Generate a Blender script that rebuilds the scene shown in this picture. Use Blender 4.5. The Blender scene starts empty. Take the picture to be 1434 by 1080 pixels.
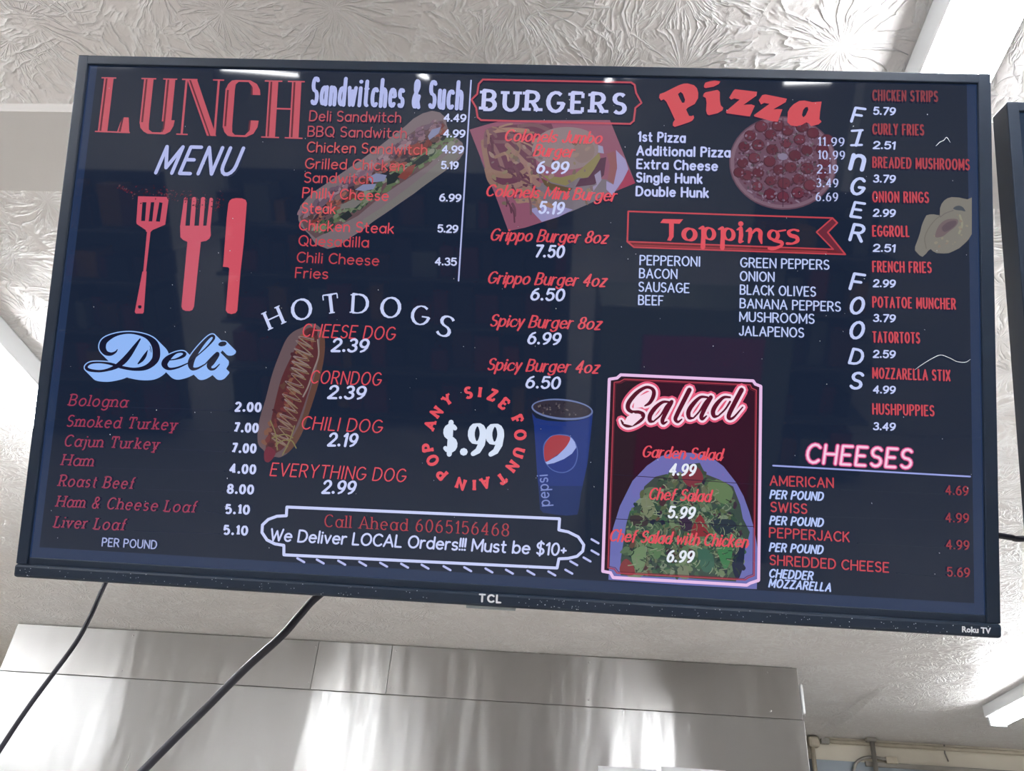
import bpy, bmesh, math, random
from math import sin, cos, pi, radians, hypot, atan2
from mathutils import Vector, Matrix
from mathutils.geometry import tessellate_polygon

# ------------------------------------------------------------------ camera, world, light, exposure
sc = bpy.context.scene
COL = sc.collection
EYE = Vector((0, 0, 1.6))                      # the lens, metres; world x right, y towards the hood, z up
PITCH, ROLL, YAW, FPX = 0.5824781, 0.0822789, -0.0867106, 1180.2
FW = Vector((sin(YAW)*cos(PITCH), cos(YAW)*cos(PITCH), sin(PITCH)))
R0 = Vector((cos(YAW), -sin(YAW), 0)); U0 = R0.cross(FW)
RT = R0*cos(ROLL) + U0*sin(ROLL); UP = -R0*sin(ROLL) + U0*cos(ROLL)
cd = bpy.data.cameras.new('camera'); cam = bpy.data.objects.new('camera', cd); COL.objects.link(cam)
cam.matrix_world = Matrix(((RT.x, UP.x, -FW.x, EYE.x), (RT.y, UP.y, -FW.y, EYE.y), (RT.z, UP.z, -FW.z, EYE.z), (0, 0, 0, 1)))
cd.sensor_width = 36; cd.lens = 36*FPX/1434; cd.clip_start = 0.02
sc.camera = cam
w = bpy.data.worlds.new('world'); sc.world = w; w.use_nodes = True
w.node_tree.nodes['Background'].inputs[0].default_value = (0.8, 0.88, 1, 1)
w.node_tree.nodes['Background'].inputs[1].default_value = 0.3
sc.view_settings.view_transform = 'Standard'; sc.view_settings.look = 'None'
EXPO = 0.5
sc.view_settings.exposure = EXPO; sc.view_settings.gamma = 1; sc.view_settings.use_curve_mapping = False
TUBE = 32.0                                     # radiance of the fluorescent tubes
CEIL = 2.75
rnd = random.Random(7)

# ------------------------------------------------------------------ helpers
def lin(c):
    return tuple(((v/255)/12.92 if v/255 <= .04045 else ((v/255+.055)/1.055)**2.4) for v in c)

def link(name, me, mat=None, parent=None):
    o = bpy.data.objects.new(name, me); COL.objects.link(o)
    if mat is not None: me.materials.append(mat)
    if parent is not None: o.parent = parent
    return o

def tag(o, label=None, cat=None, group=None, kind=None):
    if label: o['label'] = label
    if cat: o['category'] = cat
    if group: o['group'] = group
    if kind: o['kind'] = kind
    return o

def empty(name, loc=(0, 0, 0), label=None, cat=None, group=None):
    o = bpy.data.objects.new(name, None); COL.objects.link(o); o.location = loc
    o.empty_display_size = .05
    return tag(o, label, cat, group)

def bm_obj(name, bm, mat=None, parent=None, smooth=False):
    me = bpy.data.meshes.new(name)
    bmesh.ops.recalc_face_normals(bm, faces=bm.faces[:])
    bm.to_mesh(me); bm.free()
    if smooth:
        for p in me.polygons: p.use_smooth = True
    return link(name, me, mat, parent)

def box(bm, x0, x1, y0, y1, z0, z1, bev=0.0):
    r = bmesh.ops.create_cube(bm, size=1.0)
    vs = r['verts']
    for v in vs:
        v.co = Vector(((x0+x1)/2+v.co.x*(x1-x0), (y0+y1)/2+v.co.y*(y1-y0), (z0+z1)/2+v.co.z*(z1-z0)))
    if bev > 0:
        es = list({e for v in vs for e in v.link_edges})
        bmesh.ops.bevel(bm, geom=es, offset=bev, segments=2, affect='EDGES', profile=.5)

def boxo(name, dims, mat, parent=None, bev=0.0):
    bm = bmesh.new(); box(bm, *dims, bev=bev)
    return bm_obj(name, bm, mat, parent)

def smooth_path(pts, sub=8):
    out = []
    P = [Vector(p) for p in pts]
    for i in range(len(P)-1):
        a = P[i-1] if i > 0 else P[i]*2-P[i+1]
        b, c = P[i], P[i+1]
        d = P[i+2] if i+2 < len(P) else c*2-b
        for k in range(sub):
            t = k/sub
            out.append(.5*((2*b)+(c-a)*t+(2*a-5*b+4*c-d)*t*t+(3*b-a-3*c+d)*t*t*t))
    out.append(P[-1])
    return out

def tube(bm, pts, r, seg=10, cap=True):
    n = len(pts); rings = []
    up = Vector((0, 0, 1))
    for i, p in enumerate(pts):
        t = (pts[min(i+1, n-1)]-pts[max(i-1, 0)]).normalized()
        a = t.cross(up)
        if a.length < .05: a = t.cross(Vector((0, 1, 0)))
        a.normalize(); b = t.cross(a)
        rings.append([bm.verts.new(p+(a*cos(2*pi*k/seg)+b*sin(2*pi*k/seg))*r) for k in range(seg)])
    for i in range(n-1):
        for k in range(seg):
            bm.faces.new((rings[i][k], rings[i][(k+1) % seg], rings[i+1][(k+1) % seg], rings[i+1][k]))
    if cap:
        bm.faces.new(rings[0]); bm.faces.new(rings[-1][::-1])

# ------------------------------------------------------------------ materials
def mat(name, col=(.8, .8, .8), rough=.5, metal=0.0, spec=.5, emit=None, es=1.0):
    m = bpy.data.materials.new(name); m.use_nodes = True
    b = m.node_tree.nodes['Principled BSDF']
    b.inputs['Base Color'].default_value = (*col, 1); b.inputs['Roughness'].default_value = rough
    b.inputs['Metallic'].default_value = metal; b.inputs['Specular IOR Level'].default_value = spec
    if emit: b.inputs['Emission Color'].default_value = (*emit, 1); b.inputs['Emission Strength'].default_value = es
    return m

class NT:
    """short hand for node trees"""
    def __init__(s, m): s.t = m.node_tree; s.n = s.t.nodes; s.b = s.n['Principled BSDF']
    def add(s, ty, **kw):
        nd = s.n.new(ty)
        for k, v in kw.items():
            if k.startswith('i_'): nd.inputs[k[2:]].default_value = v
            else: setattr(nd, k, v)
        return nd
    def ln(s, a, b): s.t.links.new(a, b)
    def math(s, op, a, b=None, c=None):
        nd = s.n.new('ShaderNodeMath'); nd.operation = op
        for i, v in enumerate((a, b, c)):
            if v is None: continue
            if isinstance(v, (int, float)): nd.inputs[i].default_value = v
            else: s.ln(v, nd.inputs[i])
        return nd.outputs[0]

def paint_variation(m, c0, c1, scale=3.0):
    q = NT(m); co = q.add('ShaderNodeNewGeometry')
    no = q.add('ShaderNodeTexNoise', i_Scale=scale, i_Detail=5.0)
    q.ln(co.outputs['Position'], no.inputs['Vector'])
    mx = q.add('ShaderNodeMix', data_type='RGBA')
    mx.inputs[6].default_value = (*c0, 1); mx.inputs[7].default_value = (*c1, 1)
    q.ln(no.outputs['Fac'], mx.inputs[0]); q.ln(mx.outputs[2], q.b.inputs['Base Color'])
    return q

# brush-stomped plaster: fans of thin ridges round scattered centres, plus small crumbs
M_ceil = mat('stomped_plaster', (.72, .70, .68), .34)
q = paint_variation(M_ceil, (.70, .665, .645), (.79, .76, .745), 2.2)
geo = q.add('ShaderNodeNewGeometry')
warp = q.add('ShaderNodeTexNoise', i_Scale=9.0, i_Detail=2.0)
q.ln(geo.outputs['Position'], warp.inputs['Vector'])
wm = q.add('ShaderNodeVectorMath', operation='MULTIPLY_ADD')
q.ln(warp.outputs['Color'], wm.inputs[0]); wm.inputs[1].default_value = (.05, .05, 0); q.ln(geo.outputs['Position'], wm.inputs[2])
flat = q.add('ShaderNodeVectorMath', operation='MULTIPLY'); q.ln(wm.outputs[0], flat.inputs[0]); flat.inputs[1].default_value = (1, 1, 0)
heights = []
for sc_, off, k, rs in ((4.4, 0.0, 2.3, 6.0), (6.0, 3.7, 2.0, 7.5)):
    sh = q.add('ShaderNodeVectorMath', operation='ADD'); q.ln(flat.outputs[0], sh.inputs[0]); sh.inputs[1].default_value = (off, off*.7, 0)
    vo = q.add('ShaderNodeTexVoronoi', i_Scale=sc_, voronoi_dimensions='2D'); q.ln(sh.outputs[0], vo.inputs['Vector'])
    df = q.add('ShaderNodeVectorMath', operation='SUBTRACT'); q.ln(sh.outputs[0], df.inputs[0]); q.ln(vo.outputs['Position'], df.inputs[1])
    nm = q.add('ShaderNodeVectorMath', operation='NORMALIZE'); q.ln(df.outputs[0], nm.inputs[0])
    ml = q.add('ShaderNodeVectorMath', operation='MULTIPLY'); q.ln(nm.outputs[0], ml.inputs[0]); ml.inputs[1].default_value = (k, k, 0)
    le = q.add('ShaderNodeVectorMath', operation='LENGTH'); q.ln(df.outputs[0], le.inputs[0])
    cz = q.add('ShaderNodeCombineXYZ'); q.ln(q.math('MULTIPLY', le.outputs['Value'], rs), cz.inputs[2])
    ad = q.add('ShaderNodeVectorMath', operation='ADD'); q.ln(ml.outputs[0], ad.inputs[0]); q.ln(cz.outputs[0], ad.inputs[1])
    ad2 = q.add('ShaderNodeVectorMath', operation='ADD'); q.ln(ad.outputs[0], ad2.inputs[0]); q.ln(vo.outputs['Color'], ad2.inputs[1])
    ns = q.add('ShaderNodeTexNoise', i_Scale=2.1, i_Detail=3.0, i_Roughness=.45); q.ln(ad2.outputs[0], ns.inputs['Vector'])
    rid = q.math('SUBTRACT', 1.0, q.math('ABSOLUTE', q.math('MULTIPLY_ADD', ns.outputs['Fac'], 8.0, -4.0)))
    rid = q.math('POWER', q.math('MAXIMUM', rid, 0.0), 2.2)
    fall = q.math('SMOOTH_MIN', q.math('MULTIPLY', le.outputs['Value'], 22.0), 1.0, .2)
    heights.append(q.math('MULTIPLY', rid, fall))
patch = q.add('ShaderNodeTexNoise', i_Scale=2.3, i_Detail=1.0); q.ln(flat.outputs[0], patch.inputs['Vector'])
pm = q.add('ShaderNodeMapRange'); q.ln(patch.outputs['Fac'], pm.inputs[0])
pm.inputs[1].default_value = .44; pm.inputs[2].default_value = .56
hm = q.math('MAXIMUM', q.math('MULTIPLY', heights[0], pm.outputs[0]), q.math('MULTIPLY', heights[1], .75))
cr = q.add('ShaderNodeTexNoise', i_Scale=48.0, i_Detail=3.0); q.ln(flat.outputs[0], cr.inputs['Vector'])
crm = q.math('POWER', q.math('MAXIMUM', q.math('MULTIPLY_ADD', cr.outputs['Fac'], 4.0, -1.9), 0.0), 1.5)
hh = q.math('MULTIPLY_ADD', crm, .34, hm)
# ridge crests coloured paler: their bright highlights are put into the base colour
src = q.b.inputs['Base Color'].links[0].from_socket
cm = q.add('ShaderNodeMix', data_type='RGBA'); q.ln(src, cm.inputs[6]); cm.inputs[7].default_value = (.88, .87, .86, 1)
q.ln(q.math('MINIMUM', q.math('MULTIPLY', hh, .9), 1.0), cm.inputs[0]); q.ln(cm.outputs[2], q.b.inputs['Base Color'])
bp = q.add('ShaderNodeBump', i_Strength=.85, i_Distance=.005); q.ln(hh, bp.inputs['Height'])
q.ln(bp.outputs[0], q.b.inputs['Normal'])

M_board = mat('painted_board', (.66, .64, .62), .5); paint_variation(M_board, (.60, .58, .57), (.68, .66, .64), 4)
M_wall = mat('cream_wall', (.72, .68, .58), .55); paint_variation(M_wall, (.66, .61, .50), (.76, .72, .62), 6)
M_room = mat('store_wall', (.65, .63, .58), .7); paint_variation(M_room, (.58, .56, .52), (.7, .68, .64), 1.5)
M_floor = mat('floor_vinyl', (.5, .47, .43), .4); paint_variation(M_floor, (.52, .50, .47), (.64, .61, .57), 2)
M_pipe = mat('cream_pipe', (.48, .43, .33), .4); paint_variation(M_pipe, (.38, .33, .25), (.55, .50, .40), 20)
M_conduit = mat('grey_conduit', (.26, .25, .22), .5, .1); paint_variation(M_conduit, (.20, .19, .17), (.33, .31, .28), 15)
M_grey = mat('grey_sheet', (.22, .26, .30), .45, .2); paint_variation(M_grey, (.19, .225, .26), (.27, .31, .35), 3)
M_black = mat('black_plastic', (.016, .022, .034), .42, spec=.32); paint_variation(M_black, (.006, .014, .030), (.010, .020, .040), 40)
M_cable = mat('cable_rubber', (.010, .011, .02), .42); paint_variation(M_cable, (.008, .009, .016), (.016, .016, .03), 30)
M_house = mat('white_enamel', (.82, .84, .86), .35); paint_variation(M_house, (.78, .80, .82), (.85, .87, .88), 5)
M_tube = mat('lit_tube', (.9, .9, .9), .3, emit=(.97, .98, 1.0), es=TUBE)
M_glue = mat('paper', (.82, .83, .86), .7); paint_variation(M_glue, (.8, .81, .84), (.86, .87, .9), 20)
M_mark = mat('bezel_lettering', (.7, .72, .75), .4); paint_variation(M_mark, (.68, .7, .74), (.74, .76, .8), 50)
M_dust = mat('dust', (.5, .53, .58), .9); paint_variation(M_dust, (.4, .42, .47), (.6, .63, .68), 90)

def steel(name, tint, rough, wob):
    m = mat(name, tint, rough, 1.0); q = NT(m)
    g = q.add('ShaderNodeNewGeometry')
    mp = q.add('ShaderNodeMapping'); mp.inputs['Scale'].default_value = (1.5, 1.5, 260); q.ln(g.outputs['Position'], mp.inputs['Vector'])
    n1 = q.add('ShaderNodeTexNoise', i_Scale=1.0, i_Detail=4.0); q.ln(mp.outputs[0], n1.inputs['Vector'])
    mp2 = q.add('ShaderNodeMapping'); mp2.inputs['Scale'].default_value = (2.6, 1, .5); q.ln(g.outputs['Position'], mp2.inputs['Vector'])
    n2 = q.add('ShaderNodeTexNoise', i_Scale=1.0, i_Detail=3.0); q.ln(mp2.outputs[0], n2.inputs['Vector'])
    mp3 = q.add('ShaderNodeMapping'); mp3.inputs['Scale'].default_value = (60, 1, 3); q.ln(g.outputs['Position'], mp3.inputs['Vector'])
    n3 = q.add('ShaderNodeTexNoise', i_Scale=1.0, i_Detail=2.0); q.ln(mp3.outputs[0], n3.inputs['Vector'])
    b2 = q.add('ShaderNodeBump', i_Strength=wob, i_Distance=.05); q.ln(n2.outputs['Fac'], b2.inputs['Height'])
    b1 = q.add('ShaderNodeBump', i_Strength=.25, i_Distance=.0006); q.ln(n1.outputs['Fac'], b1.inputs['Height']); q.ln(b2.outputs[0], b1.inputs['Normal'])
    q.ln(b1.outputs[0], q.b.inputs['Normal'])
    q.b.inputs['Anisotropic'].default_value = .85
    tg = q.add('ShaderNodeTangent', direction_type='RADIAL', axis='Z'); q.ln(tg.outputs[0], q.b.inputs['Tangent'])
    q.b.inputs['Anisotropic Rotation'].default_value = 0.25
    mr = q.add('ShaderNodeMapRange'); q.ln(n3.outputs['Fac'], mr.inputs[0])
    mr.inputs[3].default_value = rough*.8; mr.inputs[4].default_value = rough*1.25
    q.ln(mr.outputs[0], q.b.inputs['Roughness'])
    mx = q.add('ShaderNodeMix', data_type='RGBA'); q.ln(n2.outputs['Fac'], mx.inputs[0])
    mx.inputs[6].default_value = (*[c*.93 for c in tint], 1); mx.inputs[7].default_value = (*[min(1, c*1.06) for c in tint], 1)
    q.ln(mx.outputs[2], q.b.inputs['Base Color'])
    return m
M_steel = steel('brushed_steel', (.40, .40, .395), .30, .35)
M_steel2 = steel('brushed_steel_upper', (.39, .385, .375), .32, .5)
M_steel3 = steel('brushed_steel_side', (.5, .5, .5), .3, .2)

# everything lit on the display takes its colour from the attribute 'ink'; the glass in front gives the sheen
def display_mat(name, rough):
    m = mat(name, (0, 0, 0), rough, spec=0); q = NT(m)
    at = q.add('ShaderNodeAttribute', attribute_name='ink'); q.ln(at.outputs['Color'], q.b.inputs['Emission Color'])
    q.b.inputs['Emission Strength'].default_value = 2**-EXPO
    q.b.inputs['Coat Weight'].default_value = .85; q.b.inputs['Coat Roughness'].default_value = .03
    return m
M_ink = display_mat('display_pixels', .38)

# ------------------------------------------------------------------ the room
XL, XR, YB, YF = -6.2, 5.4, -13.5, 5.43
def structure(name, dims, m, label=None):
    o = boxo(name, dims, m); o['kind'] = 'structure'
    if label: o['label'] = label
    return o
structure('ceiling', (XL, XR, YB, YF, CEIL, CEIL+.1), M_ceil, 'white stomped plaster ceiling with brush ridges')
structure('wall_added', (2.0, XR, -4.7, -4.5, 0, CEIL), M_room)  # unseen partition, added so the screen reflects something pale on its right
structure('floor', (XL, XR, YB, YF, -.1, 0), M_floor)
wb = structure('wall_back', (XL, XR, YF, YF+.1, 0, CEIL), M_wall, 'cream painted strip of back wall under the ceiling')
structure('wall_left', (XL-.1, XL, YB, YF+.1, 0, CEIL), M_room)
structure('wall_right', (XR, XR+.1, YB, YF+.1, 0, CEIL), M_room)
structure('wall_front', (XL, XR, YB-.1, YB, 0, CEIL), M_room)
structure('trim_1', (XL, XR, .908, 1.093, CEIL-.021, CEIL+.001), M_board, 'flat painted board running across the ceiling behind the screens')
# raised plaster seam running away to the back wall
bm = bmesh.new(); N = 40
prev = None
for i in range(N+1):
    y = 4.25+(YF-4.25)*i/N; t = i/N
    h = .002+.020*min(1, t*3); x = 1.545-.01*t+rnd.uniform(-.004, .004); wd = .015+.03*t
    r = [bm.verts.new((x-wd, y, CEIL+.0005)), bm.verts.new((x+.2*wd, y, CEIL-h)), bm.verts.new((x+.35*wd, y, CEIL+.0005))]
    if prev:
        for a in range(2): bm.faces.new((prev[a], prev[a+1], r[a+1], r[a]))
    prev = r
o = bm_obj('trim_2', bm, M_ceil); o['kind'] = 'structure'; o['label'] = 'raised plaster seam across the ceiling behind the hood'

# back wall: grey sheet panel, its top rail, and the nail marks
boxo('metal_panel', (1.2, XR-.02, YF-.012, YF-.0005, 0.9, 2.62), M_grey, wb)['label'] = 'grey sheet metal panel'
boxo('panel_rail', (1.78, XR-.02, YF-.026, YF-.011, 2.598, 2.625), M_conduit, wb, .003)['label'] = 'thin grey rail along the panel top'

# ------------------------------------------------------------------ televisions
TC = Vector((-0.0828493, 0.7856829, 2.2048425))     # centre of the big screen; it hangs tilted 26 degrees forward
tt, ty, tr = 0.4593154, -0.0101224, -0.0052571
ax = Vector((cos(ty), -sin(ty), 0)); fwd = Vector((sin(ty), cos(ty), 0))
bu = Vector((0, 0, 1))*cos(tt)-fwd*sin(tt)
TX = ax*cos(tr)+bu*sin(tr); TU = bu*cos(tr)-ax*sin(tr); TN = TX.cross(TU)
def frame_matrix(c, x, u, n):
    return Matrix(((x.x, u.x, n.x, c.x), (x.y, u.y, n.y, c.y), (x.z, u.z, n.z, c.z), (0, 0, 0, 1)))
TM = frame_matrix(TC, TX, TU, TN)

def loc(px, py):
    """photo measurement -> metres on the face of the screen"""
    d = FW+RT*((px-717)/FPX)-UP*((py-540)/FPX)
    p = EYE+d*((TC-EYE).dot(TN)/d.dot(TN))-TC
    return (p.dot(TX), p.dot(TU))

def make_tv(label, M):
    tv = empty('television', label=label, cat='television'); tv.matrix_world = M
    bm = bmesh.new()
    box(bm, -.5575, -.544, -.3085, .3237, -.032, .004, .0013)
    box(bm, .5428, .5575, -.3085, .3237, -.032, .004, .0013)
    box(bm, -.5571, .5571, .3115, .3235, -.032, .0038, .0013)
    box(bm, -.5571, .5571, -.3092, -.3005, -.032, .0016, .0010)
    bm_obj('bezel', bm, M_black, tv)
    boxo('bottom_lip', (-.5578, .5578, -.3239, -.3086, -.032, .0060), M_black, tv, .0032)
    boxo('back_panel', (-.545, .545, -.312, .312, -.046, -.030), M_black, tv, .006)
    boxo('rear_housing', (-.40, .40, -.285, .06, -.088, -.044), M_black, tv, .014)
    bm = bmesh.new(); box(bm, -.10, .10, -.10, .10, -.098, -.087, .002)
    for sx in (-.07, .07): box(bm, sx-.012, sx+.012, -.13, .13, -.112, -.097, .002)
    bm_obj('mount_plate', bm, M_conduit, tv)
    Mi = M.inverted()
    back = M @ Vector((0, 0, -.105)); pole = Vector((back.x, back.y+.09, 0))
    bm = bmesh.new()
    tube(bm, [Vector((pole.x, pole.y, back.z-.06)), Vector((pole.x, pole.y, CEIL-.004))], .019, 16)
    box(bm, pole.x-.06, pole.x+.06, pole.y-.06, pole.y+.06, CEIL-.03, CEIL-.022 if .85 < pole.y < 1.15 else CEIL-.001, .002)
    tube(bm, [Vector((pole.x, pole.y, back.z)), back], .014, 12)
    bmesh.ops.transform(bm, matrix=Mi, verts=bm.verts[:])
    bm_obj('mount_pole', bm, M_conduit, tv)
    return tv

# -------- flat print on the displays
LVL = [0.0003]
class Ink:
    """collects flat coloured polygons in display coordinates; build() makes ONE mesh of them"""
    def __init__(s, over=False):
        LVL[0] = .0024 if over else .0003; s.v = []; s.f = []; s.c = []; s.hz = True
    def tri(s, pts, faces, col, z):
        if col[0] > 4*col[1] and col[0] > .12:      # reds paled towards pink: reflected haze put into the colour
            t = .4; col = (col[0]*(1-.08*t), max(col[1], col[0]*(.07+.085*t)), max(col[2], col[0]*(.09+.12*t)))
        if s.hz: col = tuple(.93*a+.07*b for a, b in zip(col, (.06, .09, .15)))  # bluish haze of the glass mixed into every emitted colour
        b = len(s.v); s.v += [(p[0], p[1], z) for p in pts]
        for f in faces: s.f.append([b+i for i in f]); s.c.append(col)
    def build(s, name, parent, m=None, label=None):
        me = bpy.data.meshes.new(name); me.from_pydata(s.v, [], s.f)
        a = me.attributes.new('ink', 'FLOAT_COLOR', 'FACE')
        buf = []
        for c in s.c: buf += [c[0], c[1], c[2], 1.0]
        a.data.foreach_set('color', buf)
        o = link(name, me, m or M_ink, parent)
        if label: o['label'] = label
        return o

def lvl():
    LVL[0] += 1.5e-6
    return LVL[0]

def poly(ink, pts, col, holes=(), z=None, local=False):
    """filled polygon, points as measured in the photograph"""
    z = z or lvl()
    rings = [[Vector((*(p if local else loc(*p)), 0)) for p in ring] for ring in [pts, *holes]]
    fs = tessellate_polygon(rings)
    flatp = [(v.x, v.y) for r in rings for v in r]
    ink.tri(flatp, [tuple(f) for f in fs], lin(col), z)

def crop(ox, oy, s, txt):
    """coordinates read off an enlarged view: origin, enlargement, 'x,y x,y ...'"""
    return [(ox+float(a)/s, oy+float(b)/s) for a, b in (t.split(',') for t in txt.split())]

def disc(ink, c, r, col, n=10, z=None, ry=None, rot=0):
    ry = ry or r
    pts = [(c[0]+r*cos(2*pi*k/n)*cos(rot)-ry*sin(2*pi*k/n)*sin(rot), c[1]+r*cos(2*pi*k/n)*sin(rot)+ry*sin(2*pi*k/n)*cos(rot)) for k in range(n)]
    ink.tri(pts, [tuple(range(n))], lin(col), z or lvl())

def cat2(pts, sub=6, closed=False):
    """smooth curve through 2D points"""
    n = len(pts)
    if n < 3: return list(pts)
    out = []; rng = range(n) if closed else range(n-1)
    g = (lambda i: pts[i % n]) if closed else (lambda i: pts[i] if 0 <= i < n else tuple(2*pts[0][k]-pts[1][k] if i < 0 else 2*pts[-1][k]-pts[-2][k] for k in range(len(pts[0]))))
    for i in rng:
        a, b, c, d = g(i-1), g(i), g(i+1), g(i+2)
        for k in range(sub):
            t = k/sub
            out.append(tuple(.5*(2*b[j]+(c[j]-a[j])*t+(2*a[j]-5*b[j]+4*c[j]-d[j])*t*t+(3*b[j]-a[j]-3*c[j]+d[j])*t*t*t) for j in range(len(b))))
    if not closed: out.append(pts[-1])
    return out

def ribbon(ink, P, W, col, z, closed=False, round_=True):
    """brush stroke through points P (metres) with full widths W"""
    n = len(P); seg = n if closed else n-1
    lc = lin(col)
    def dirn(i):
        a = P[i % n]; b = P[(i+1) % n]; dx, dy = b[0]-a[0], b[1]-a[1]; l = hypot(dx, dy) or 1e-9
        return dx/l, dy/l
    for i in range(seg):
        j = (i+1) % n; d = dirn(i)
        def off(k, s, dd):
            # average the normal at smooth joints
            m = None
            if closed or (0 < k < n-1):
                e = dirn(k-1); g = dirn(k)
                if e[0]*g[0]+e[1]*g[1] > .6:
                    mx, my = -(e[1]+g[1]), e[0]+g[0]; l = hypot(mx, my); mx /= l; my /= l
                    f = 1/max(.6, -mx*dd[1]+my*dd[0]); m = (mx*f, my*f)
            if m is None: m = (-dd[1], dd[0])
            h = W[k]/2*s
            return (P[k][0]+m[0]*h, P[k][1]+m[1]*h)
        ink.tri([off(i, 1, d), off(i, -1, d), off(j, -1, d), off(j, 1, d)], [(0, 1, 2, 3)], col if False else lc, z)
    def dsc(k):
        r = W[k]/2
        ink.tri([(P[k][0]+r*cos(pi*q/4), P[k][1]+r*sin(pi*q/4)) for q in range(8)], [tuple(range(8))], lc, z)
    if round_ and not closed:
        dsc(0); dsc(n-1)
    for k in range(0 if closed else 1, n if closed else n-1):
        e = dirn(k-1); g = dirn(k)
        if e[0]*g[0]+e[1]*g[1] <= .6: dsc(k)

def stroke(ink, pts, wpx, col, smooth=True, closed=False, z=None):
    """stroke through photo points; widths in photo pixels (one, or one per point)"""
    ws = wpx if isinstance(wpx, (list, tuple)) else [wpx]*len(pts)
    q = [(p[0], p[1], w_) for p, w_ in zip(pts, ws)]
    if smooth: q = cat2(q, 6, closed)
    L = [loc(p[0], p[1]) for p in q]
    W = []
    for p in q:
        a = loc(p[0]-.5, p[1]); b = loc(p[0]+.5, p[1]); W.append(p[2]*hypot(a[0]-b[0], a[1]-b[1]))
    ribbon(ink, L, W, col, z or lvl(), closed)

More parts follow.
